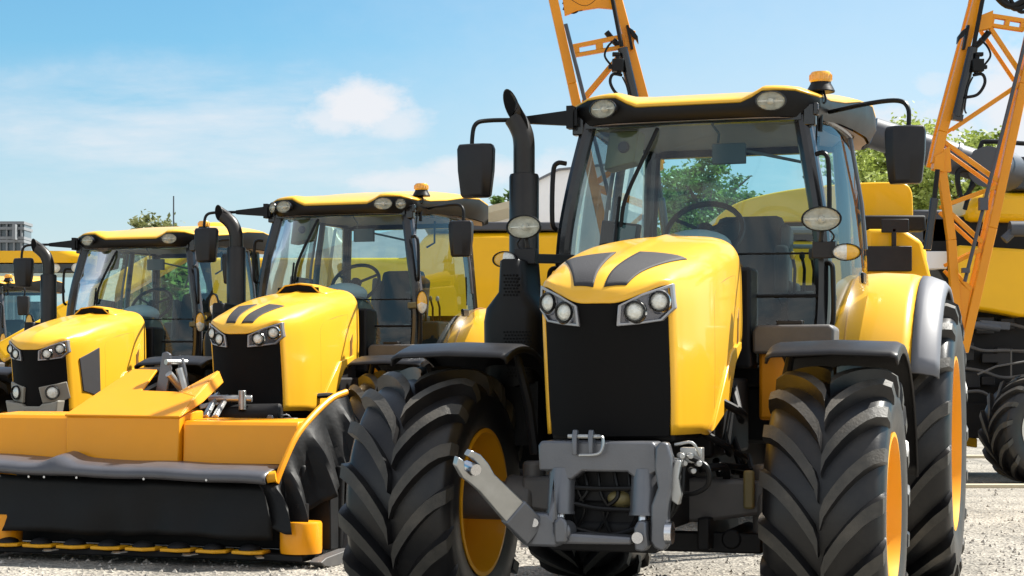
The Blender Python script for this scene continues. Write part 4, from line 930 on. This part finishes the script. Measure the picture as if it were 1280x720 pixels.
# ------------------------------------------------------------------ machines at the left
def cabmachine(name, label, cat, px0, px1, ytop, Y, lamps=True, roofh=.22, body=True, dome=True):
    a_ = at(px0, ytop, Y); b_ = at(px1, ytop, Y); cx = (a_.x + b_.x) / 2; hw = (b_.x - a_.x) / 2; zt = a_.z
    t = thing(name, label, cat, (cx, Y, 0))
    rows = []
    for (dz, k) in ((0, .80), (-.02, .90), (-.09, .99), (-roofh * .6, 1.0), (-roofh, .96)):
        rows.append([Vector((x * hw * k, y, zt + dz + .02)) for x, y in ((-1, 1.6), (-1, .15), (-.93, .03), (-.6, -.03), (0, -.05), (.6, -.03), (.93, .03), (1, .15), (1, 1.6))])
    mb = MB().grid(rows, True); n = 9; mb.add(rows[0], [tuple(range(n))]); mb.add(rows[-1], [tuple(range(n))]); rf = mb.obj('roof', 'yellow2', t, ang=50)
    if lamps:
        MB().bx(-hw * .95, hw * .95, .02, 1.5, zt - roofh - .17, zt - roofh + .02).obj('lamp_band', 'blackgl', rf, bev=.02)
        for u in (-.8, -.5, .5, .8): MB().lathe([(-.05, 0), (-.045, .05), (-.01, .085), (.02, .09)], o=(u * hw, .02, zt - roofh - .075), ax='y', n=18).obj('lamp', 'lens', t)
    zb = zt - roofh - 1.75
    mb = MB()
    for sx in (-1, 1):
        mb.tube(cr_spline([(sx * hw * .86, .12, zt - roofh), (sx * hw * .92, .05, zt - roofh - .9), (sx * hw * .86, .12, zb)], 4), .05, 8); mb.bx(*sorted((sx * hw * .86, sx * hw * .94)), 1.4, 1.5, zb, zt - roofh)
    mb.bx(-hw * .9, hw * .9, .1, .2, zb - .1, zb); mb.obj('cab_frame', 'blackgl', t)
    MB().grid([[Vector((x * hw * .88, .10 - .12 * (1 - x * x), z)) for x in (-1, -.6, 0, .6, 1)] for z in (zb, zt - roofh)]).obj('windscreen', 'glass', t)
    for sx in (-1, 1): MB().grid([[Vector((sx * hw * .91, y, z)) for y in (.12, .7, 1.4)] for z in (zb, zt - roofh)]).obj('side_window', 'glass_side', t)
    mb = MB(); mb.box((0, 1.0, zb + .25), (.5, .5, .2)); mb.box((0, 1.25, zb + .7), (.5, .14, .8)); mb.obj('seat', 'seat', t, bev=.04)
    mb = MB(); mb.bx(-hw * 1.02, hw * 1.02, .2, 3.4, max(.6, zb - 1.2), zb + .1); mb.obj('body', 'yellow2', t, bev=.08)
    if dome: MB().sphere((hw * .2 - .35, .9, zt + .03), (.32, .5, .17)).obj('roof_dome', 'yellow2', rf)
    MB().bx(-hw * .8, hw * .8, .4, 3.2, .35, max(.6, zb - 1.2) - .01).obj('chassis', 'under', t, bev=.03)
    for sx in (-1, 1): wheel('wheel', t, (sx * hw * 1.0, .8, .8), .8, .42, .5, .045, 16, sx)
    return t
cabmachine('forage_harvester', 'tall yellow harvester with a row of round roof lamps at the left edge', 'harvester', -60, 112, 315, 33, dome=False)
cabmachine('harvester', 'yellow harvester cab showing between the two left hand tractors', 'harvester', 236, 320, 288, 27, lamps=False)
tractor('distant yellow tractor cut off by the left edge of the photo', (-9.0, 27.2, 0), -R_(16), .97, scoop=True, fog=True, shroud=False)

# telescopic handler behind the third tractor
base = Vector((-4.6, 24.2, 0))
t = thing('telescopic_handler', 'telehandler with raised yellow boom seen through the third tractor cab', 'telehandler', base)
p0, p1 = at(70, 402, 23.6) - base, at(262, 294, 24.6) - base
mb = MB(); mb.bar(p0, p1, .30, .34); mb.obj('boom', 'yellow2', t, bev=.05)
MB().bar(p0.lerp(p1, -.35), p0.lerp(p1, .02), .23, .26).obj('boom_extension', 'yellow2', t, bev=.03)
mb = MB(); mb.bx(-1.2, 1.2, .3, 2.0, .6, 1.5); mb.obj('body', 'yellow2', t, bev=.1)
mb = MB(); mb.bx(-1.0, 1.0, .5, 1.8, .4, .59); mb.bar((.85, .6, 1.4), (p1.x - .1, .5, p1.z - .1), .25, .25); mb.obj('chassis', 'under', t, bev=.03)
for x in (-.9, .9): wheel('wheel', t, (x, .3, .55), .55, .3, .4, .03, 16, -1).rotation_euler = (0, 0, R_(90))

# ------------------------------------------------------------------ buildings
base = at(660, 471, 48); base.z = 0
t = thing('white_hall', 'white rendered hall with grey roof edge behind the exhaust of the nearest tractor', 'building', base)
def wx(px, Y=48): return (px - 640) / F * Y - base.x
def wz(py, Y=48): return H - (py - HY) / F * Y
MB().prism([(wx(598), 0), (wx(598), wz(271)), (wx(638), wz(268)), (wx(640), wz(246)), (wx(672), wz(226)), (wx(698), wz(213)), (wx(775), wz(205)), (wx(790), 0)], 'y', 0, 14).obj('wall', 'white', t, bev=.02)
mb = MB()
for (a_, b_) in (((640, 245), (672, 225)), ((672, 225), (698, 212)), ((698, 212), (778, 204))):
    mb.bar((wx(a_[0]), 7.0, wz(a_[1])), (wx(b_[0]), 7.0, wz(b_[1])), .05, 14.2)
mb.obj('roof', 'silver', t)
mb = MB(); mb.prism([(wx(582), wz(281)), (wx(582), wz(268)), (wx(612), wz(271)), (wx(640), wz(264)), (wx(646), wz(262)), (wx(646), wz(268)), (wx(640), wz(272)), (wx(612), wz(279))], 'y', -3, -.01); mb.obj('canopy', 'beige', t)
base = at(470, 471, 55); base.z = 0
t = thing('barn', 'barn with a dark grey sloping roof seen through the second tractor cab', 'barn', base)
def bx_(px): return (px - 640) / F * 55 - base.x
def bz_(py): return H - (py - HY) / F * 55
MB().prism([(bx_(352), 0), (bx_(352), bz_(328)), (bx_(540), bz_(328)), (bx_(540), 0)], 'y', .3, 12).obj('wall', 'beige', t)
mb = MB(); mb.plate([(bx_(346), 0, bz_(331)), (bx_(545), 0, bz_(331)), (bx_(520), 6, bz_(262)), (bx_(455), 6, bz_(275))], .15); mb.plate([(bx_(346), 12.3, bz_(331)), (bx_(545), 12.3, bz_(331)), (bx_(520), 6.05, bz_(262)), (bx_(455), 6.05, bz_(275))], .15); mb.obj('roof', 'slate', t)
base = at(0, 471, 130); base.z = 0
t = thing('office_block', 'grey glass office block far away at the left edge', 'building', base)
k = 130 / F
def ox(px): return px * k
def oz(py): return H - (py - HY) * k
MB().bx(ox(-70), ox(29), .3, 2.2, 0, oz(277)).obj('wall', 'ofglass', t)
mb = MB()
for py in (278, 285, 297, 301, 316): mb.bx(ox(-71), ox(30), 0, 2.4, oz(py) - .12, oz(py) + .08)
for px in range(-64, 31, 9): mb.bx(ox(px) - .06, ox(px) + .06, .05, .29, 0, oz(279))
mb.bx(ox(18), ox(22), -.6, .2, oz(300), oz(281)); mb.obj('facade_frame', 'ofconc', t)
t2_ = MB(); p = at(217, 262, 80); t2_.cyl((0, 0, 0), (0, 0, at(217, 245, 80).z), .07, .03, n=8)
o = t2_.obj('antenna_mast', 'auger'); o.location = (p.x, 80, 0); tag(o, 'thin antenna mast rising behind the left tree', 'mast')

# ------------------------------------------------------------------ trees
def tree(label, px, Y, ztop, rx, rz, leaf, n=150, m=55, size=.20, seed=1, ry=None):
    r = random.Random(seed); p = at(px, 471, Y); t = thing('tree', label, 'tree', (p.x, Y, 0), group='trees behind the machines')
    cz = ztop - rz
    tr = MB(); tr.tube(cr_spline([(0, 0, 0), (.1, .05, cz * .4), (-.05, 0, cz * .8), (0, 0, cz + rz * .5)], 5), [lerp(.28, .05, i / 15) for i in range(16)], 10)
    for k in range(12):
        a = r.random() * 2 * PI; z0 = lerp(cz - rz * .7, cz + rz * .3, r.random())
        e = Vector((math.cos(a) * rx * .8, math.sin(a) * rx * .8, z0 + rz * .45)); tr.tube(cr_spline([(0, 0, z0), e * .5 + Vector((0, 0, z0 * .5 - .05)), e], 4), [lerp(.10, .02, i / 8) for i in range(9)], 6)
    tr.obj('trunk', 'bark', t)
    vs = []; fs = []
    for c in range(n):
        while 1:
            q = Vector((r.uniform(-1, 1), r.uniform(-1, 1), r.uniform(-1, 1)))
            if .25 < q.length < 1: break
        q = q * (q.length ** -.35)
        wob = .82 + .3 * math.sin(q.x * 4 + seed) * math.sin(q.z * 5 + seed * 2)
        cc = Vector((q.x * rx * wob, q.y * rx * wob, cz + q.z * rz * wob)); cr = r.uniform(.28, .62) * rx * .42
        for k in range(m):
            d = Vector((r.gauss(0, 1), r.gauss(0, 1), r.gauss(0, .75))) * cr * .55; P = cc + d
            u = Vector((r.gauss(0, 1), r.gauss(0, 1), r.gauss(0, .6))).normalized(); w = u.orthogonal().normalized(); w = (Matrix.Rotation(r.random() * 6.28, 3, u) @ w)
            s_ = size * r.uniform(.6, 1.3); i = len(vs)
            vs += [P - u * s_, P + w * s_ * .5, P + u * s_, P - w * s_ * .5]; fs.append((i, i + 1, i + 2, i + 3))
    mb = MB(); mb.v = [tuple(v) for v in vs]; mb.f = fs
    me = bpy.data.meshes.new('crown'); me.from_pydata(mb.v, [], mb.f); me.materials.append(M[leaf]); o = bpy.data.objects.new('crown', me); COL.objects.link(o); o.parent = t
tree('round green tree seen through the windscreen of the nearest tractor', 880, 62, at(0, 176, 62).z, 2.1, 2.9, 'leaf', 190, 95, .095, 3)
tree('pale green tree right of the nearest tractor cab', 1100, 52, at(0, 128, 52).z, 2.2, 3.2, 'leafy', 210, 95, .085, 5)
tree('pale leafy tree behind the right hand lattice boom', 1196, 50, at(0, 122, 50).z, 1.9, 3.1, 'leafy', 170, 95, .085, 11)
tree('olive green tree above the roof of the third tractor', 192, 60, at(0, 264, 60).z, 1.55, 2.9, 'leafd', 260, 90, .10, 8)
tree('small tree peeping out left of the white hall', 626, 70, at(0, 228, 70).z, .9, 2.2, 'leaf', 60, 40, .16, 9)
tree('bushy green tree behind the telehandler', 225, 46, at(0, 305, 46).z, 1.4, 2.0, 'leaf', 150, 50, .14, 13)

# ------------------------------------------------------------------ ground
def ground():
    me = bpy.data.meshes.new('ground'); e = 600
    me.from_pydata([(-e, -20, 0), (e, -20, 0), (e, 1200, 0), (-e, 1200, 0)], [], [(0, 1, 2, 3)])
    o = bpy.data.objects.new('ground', me); COL.objects.link(o); struct(o)
    m = bpy.data.materials.new('gravel'); m.use_nodes = True; nt = m.node_tree; N = nt.nodes; Lk = nt.links; b = N['Principled BSDF']
    tc = N.new('ShaderNodeTexCoord'); b.inputs['Roughness'].default_value = .9
    v = N.new('ShaderNodeTexVoronoi'); v.inputs['Scale'].default_value = 42; Lk.new(tc.outputs['Object'], v.inputs['Vector'])
    n1 = N.new('ShaderNodeTexNoise'); n1.inputs['Scale'].default_value = 1.1; n1.inputs['Detail'].default_value = 8; Lk.new(tc.outputs['Object'], n1.inputs['Vector'])
    n2 = N.new('ShaderNodeTexNoise'); n2.inputs['Scale'].default_value = 110; n2.inputs['Detail'].default_value = 3; Lk.new(tc.outputs['Object'], n2.inputs['Vector'])
    r = N.new('ShaderNodeValToRGB'); el = r.color_ramp.elements; el[0].color = (.13, .118, .10, 1); el[1].color = (.45, .41, .345, 1)
    e2 = el.new(.35); e2.color = (.27, .245, .21, 1); e3 = el.new(.6); e3.color = (.34, .31, .26, 1)
    sp = N.new('ShaderNodeSeparateColor'); Lk.new(v.outputs['Color'], sp.inputs[0]); Lk.new(sp.outputs[0], r.inputs[0])
    r2 = N.new('ShaderNodeMapRange'); r2.inputs['From Min'].default_value = .3; r2.inputs['From Max'].default_value = .7; r2.inputs['To Min'].default_value = .66; r2.inputs['To Max'].default_value = 1.18; Lk.new(n1.outputs['Fac'], r2.inputs['Value'])
    r3 = N.new('ShaderNodeMapRange'); r3.inputs['From Min'].default_value = .3; r3.inputs['From Max'].default_value = .7; r3.inputs['To Min'].default_value = .75; r3.inputs['To Max'].default_value = 1.15; Lk.new(n2.outputs['Fac'], r3.inputs['Value'])
    mu = N.new('ShaderNodeMath'); mu.operation = 'MULTIPLY'; Lk.new(r2.outputs[0], mu.inputs[0]); Lk.new(r3.outputs[0], mu.inputs[1])
    mx = N.new('ShaderNodeMix'); mx.data_type = 'RGBA'; mx.blend_type = 'MULTIPLY'; mx.inputs['Factor'].default_value = 1
    Lk.new(r.outputs[0], mx.inputs['A']); Lk.new(mu.outputs[0], mx.inputs['B']); Lk.new(mx.outputs['Result'], b.inputs['Base Color'])
    mp = N.new('ShaderNodeMapping'); mp.inputs['Rotation'].default_value = (0, 0, R_(18)); mp.inputs['Scale'].default_value = (1.5, .12, 1); Lk.new(tc.outputs['Object'], mp.inputs['Vector'])
    n5 = N.new('ShaderNodeTexNoise'); n5.inputs['Scale'].default_value = 1.6; n5.inputs['Detail'].default_value = 5; Lk.new(mp.outputs[0], n5.inputs['Vector'])
    r5 = N.new('ShaderNodeMapRange'); r5.inputs['From Min'].default_value = .52; r5.inputs['From Max'].default_value = .68; r5.inputs['To Min'].default_value = 1; r5.inputs['To Max'].default_value = .62; Lk.new(n5.outputs['Fac'], r5.inputs['Value'])
    mx5 = N.new('ShaderNodeMix'); mx5.data_type = 'RGBA'; mx5.blend_type = 'MULTIPLY'; mx5.inputs['Factor'].default_value = 1; Lk.new(mx.outputs['Result'], mx5.inputs['A']); Lk.new(r5.outputs[0], mx5.inputs['B']); Lk.new(mx5.outputs['Result'], b.inputs['Base Color'])
    bp = N.new('ShaderNodeBump'); bp.inputs['Strength'].default_value = .9; bp.inputs['Distance'].default_value = .02; Lk.new(v.outputs['Distance'], bp.inputs['Height'])
    Lk.new(bp.outputs[0], b.inputs['Normal']); me.materials.append(m)
ground()
def pebbles():
    r = random.Random(21); mb = MB()
    for k in range(5200):
        y = r.uniform(9.3, 17) if k % 4 else r.uniform(17, 30); x = r.uniform(-.36, .36) * y; s_ = r.uniform(.006, .017) * (1.6 if r.random() < .06 else 1)
        a, b, c = (s_ * r.uniform(.7, 1.4) for _ in range(3)); th = r.random() * 6.28; cs, sn = math.cos(th), math.sin(th); o = len(mb.v)
        for p in ((a, 0, 0), (0, b, 0), (-a, .2 * b, 0), (0, -b, 0), (.2 * a, 0, c), (0, 0, -c * .3)): mb.v.append((x + p[0] * cs - p[1] * sn, y + p[0] * sn + p[1] * cs, p[2] + .003))
        mb.f += [(o, o + 1, o + 4), (o + 1, o + 2, o + 4), (o + 2, o + 3, o + 4), (o + 3, o, o + 4), (o + 1, o, o + 5), (o + 2, o + 1, o + 5), (o + 3, o + 2, o + 5), (o, o + 3, o + 5)]
    me = bpy.data.meshes.new('gravel'); me.from_pydata(mb.v, [], mb.f); me.materials.append(M['stone']); o = bpy.data.objects.new('gravel', me); COL.objects.link(o); struct(o, 'stuff')
    o['label'] = 'loose pale gravel scattered over the yard'; o['category'] = 'gravel'
pebbles()
struct(MB().bx(3.2, 40, 21.6, 21.78, -.05, .045).obj('kerb', 'beige', None, bev=.01))
struct(MB().bx(-40, 60, 29.5, 29.7, -.05, .05).obj('kerb', 'beige', None, bev=.01))

# ------------------------------------------------------------------ sky, sun, camera
SUN = Vector((.68, .34, .90)).normalized()
el = math.asin(SUN.z); az = math.atan2(SUN.x, SUN.y)
W = bpy.data.worlds.new('World'); S.world = W; W.use_nodes = True; nt = W.node_tree; N = nt.nodes; Lk = nt.links
bg = N['Background']; bg.inputs['Strength'].default_value = .10
sk = N.new('ShaderNodeTexSky'); sk.sky_type = 'NISHITA'; sk.sun_disc = False; sk.sun_elevation = el; sk.sun_rotation = az; sk.air_density = 1.0; sk.dust_density = .6; sk.ozone_density = 1.5
tc = N.new('ShaderNodeTexCoord'); sep = N.new('ShaderNodeSeparateXYZ'); Lk.new(tc.outputs['Generated'], sep.inputs[0])
def math_(op, a, b=None, c=None, clamp=False):
    n = N.new('ShaderNodeMath'); n.operation = op; n.use_clamp = clamp
    for i, v in enumerate((a, b, c)):
        if v is None: continue
        if hasattr(v, 'links'): Lk.new(v, n.inputs[i])
        else: n.inputs[i].default_value = v
    return n.outputs[0]
ay = math_('MAXIMUM', math_('ABSOLUTE', sep.outputs[1]), .05)
cu = math_('DIVIDE', sep.outputs[0], ay); cv = math_('DIVIDE', sep.outputs[2], ay)
def noise(scale, detail, vec, rough=.55):
    n = N.new('ShaderNodeTexNoise'); n.inputs['Scale'].default_value = scale; n.inputs['Detail'].default_value = detail; n.inputs['Roughness'].default_value = rough; Lk.new(vec, n.inputs['Vector']); return n.outputs['Fac']
cmb = N.new('ShaderNodeCombineXYZ'); Lk.new(cu, cmb.inputs[0]); Lk.new(math_('MULTIPLY', cv, 1.6), cmb.inputs[1])
nf = noise(38, 10, cmb.outputs[0], .62); nl = noise(9, 4, cmb.outputs[0])
def cloud(px, py, rx, ry, amt, dens=1., soft=.35):
    u0 = (px - 640) / F; v0 = (HY - py) / F
    du = math_('DIVIDE', math_('SUBTRACT', cu, u0), rx / F); dv = math_('DIVIDE', math_('SUBTRACT', cv, v0), ry / F)
    d = math_('SQRT', math_('ADD', math_('MULTIPLY', du, du), math_('MULTIPLY', dv, dv)))
    d = math_('ADD', d, math_('MULTIPLY', math_('SUBTRACT', nf, .5), amt)); d = math_('ADD', d, math_('MULTIPLY', math_('SUBTRACT', nl, .5), amt * .6))
    r = N.new('ShaderNodeMapRange'); r.interpolation_type = 'SMOOTHSTEP'; r.inputs['From Min'].default_value = 1.0 + soft; r.inputs['From Max'].default_value = 1.0 - soft; r.inputs['To Max'].default_value = dens; Lk.new(d, r.inputs['Value'])
    return r.outputs[0]
cl = None
for a_ in ((450, 132, 52, 32, 1.9, .92, .55), (410, 152, 46, 20, 2.0, .75, .6), (492, 152, 42, 18, 2.0, .7, .65), (520, 228, 80, 16, 1.8, .75, .6), (600, 215, 60, 22, 1.8, .8, .6), (1165, 108, 24, 16, 2.8, .6, .8), (1140, 205, 150, 75, 1.6, .95, .6), (1290, 150, 80, 110, 1.6, .9, .6), (690, 255, 60, 60, 1.4, .8, .6), (1150, 120, 520, 300, .5, .38, .9)):
    c = cloud(*a_); cl = c if cl is None else math_('MAXIMUM', cl, c)
# thin cirrus streaks
rot = N.new('ShaderNodeMapping'); rot.inputs['Rotation'].default_value = (0, 0, R_(-14)); rot.inputs['Scale'].default_value = (5, 26, 1); cm2 = N.new('ShaderNodeCombineXYZ'); Lk.new(cu, cm2.inputs[0]); Lk.new(cv, cm2.inputs[1]); Lk.new(cm2.outputs[0], rot.inputs['Vector'])
ci = noise(1.0, 9, rot.outputs[0], .62)
r = N.new('ShaderNodeMapRange'); r.inputs['From Min'].default_value = .36; r.inputs['From Max'].default_value = .72; r.inputs['To Max'].default_value = .85; Lk.new(ci, r.inputs['Value'])
env = cloud(250, 165, 330, 75, .8, 1., .6); cir = math_('MULTIPLY', r.outputs[0], env)
cl = math_('MAXIMUM', cl, cir)
# pale haze low in the sky
hz = N.new('ShaderNodeMapRange'); hz.inputs['From Min'].default_value = .0; hz.inputs['From Max'].default_value = .19; hz.inputs['To Min'].default_value = .92; hz.inputs['To Max'].default_value = 0.; Lk.new(cv, hz.inputs['Value'])
hs = N.new('ShaderNodeHueSaturation'); hs.inputs['Saturation'].default_value = 1.15; hs.inputs['Value'].default_value = 1.0; Lk.new(sk.outputs[0], hs.inputs['Color'])
tn = N.new('ShaderNodeMix'); tn.data_type = 'RGBA'; tn.blend_type = 'MULTIPLY'; tn.inputs['Factor'].default_value = 1; tn.inputs['B'].default_value = (.48, .70, .70, 1); Lk.new(hs.outputs[0], tn.inputs['A'])
m1 = N.new('ShaderNodeMix'); m1.data_type = 'RGBA'; m1.inputs['B'].default_value = (3.5, 3.45, 3.8, 1); Lk.new(hz.outputs[0], m1.inputs['Factor']); Lk.new(tn.outputs['Result'], m1.inputs['A'])
m2 = N.new('ShaderNodeMix'); m2.data_type = 'RGBA'; m2.inputs['B'].default_value = (4.2, 4.2, 4.35, 1); Lk.new(cl, m2.inputs['Factor']); Lk.new(m1.outputs['Result'], m2.inputs['A'])
# added bright broken cloud, unseen overhead and behind the camera, to lift shaded faces
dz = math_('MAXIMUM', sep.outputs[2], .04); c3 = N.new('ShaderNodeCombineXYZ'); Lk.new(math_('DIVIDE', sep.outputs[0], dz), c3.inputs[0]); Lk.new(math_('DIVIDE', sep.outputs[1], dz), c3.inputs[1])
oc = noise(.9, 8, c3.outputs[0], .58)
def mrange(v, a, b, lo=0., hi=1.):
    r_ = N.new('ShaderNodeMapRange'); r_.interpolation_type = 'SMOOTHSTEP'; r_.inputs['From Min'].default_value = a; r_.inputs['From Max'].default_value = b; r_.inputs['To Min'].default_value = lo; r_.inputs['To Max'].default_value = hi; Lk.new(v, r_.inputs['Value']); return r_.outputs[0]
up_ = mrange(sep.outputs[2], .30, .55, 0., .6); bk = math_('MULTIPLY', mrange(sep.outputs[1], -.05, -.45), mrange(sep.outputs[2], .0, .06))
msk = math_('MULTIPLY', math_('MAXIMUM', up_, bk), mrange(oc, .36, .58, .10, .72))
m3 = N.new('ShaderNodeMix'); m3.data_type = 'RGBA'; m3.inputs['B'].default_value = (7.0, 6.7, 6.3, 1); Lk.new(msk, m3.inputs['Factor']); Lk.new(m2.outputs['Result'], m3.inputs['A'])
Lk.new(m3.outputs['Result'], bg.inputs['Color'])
sl = bpy.data.lights.new('sun', 'SUN'); sl.energy = 5.0; sl.angle = R_(.55); sl.color = (1, .96, .88)
so = bpy.data.objects.new('sun', sl); COL.objects.link(so); so.rotation_euler = (-SUN).to_track_quat('-Z', 'Y').to_euler()
cd = bpy.data.cameras.new('camera'); co = bpy.data.objects.new('camera', cd); COL.objects.link(co); co.location = (0, 0, H); co.rotation_euler = (PI / 2, 0, 0)
cd.sensor_width = 36; cd.lens = 36 * F / 1280; cd.shift_y = (HY - 360) / 1280; cd.clip_start = .1; cd.clip_end = 3000
S.camera = co
S.view_settings.view_transform = 'Standard'; S.view_settings.look = 'None'; S.view_settings.exposure = 1.1; S.view_settings.gamma = 1; S.view_settings.use_curve_mapping = False
S.cycles.max_bounces = 8; S.cycles.transparent_max_bounces = 24; S.cycles.glossy_bounces = 4; S.cycles.diffuse_bounces = 3; S.cycles.use_denoising = True
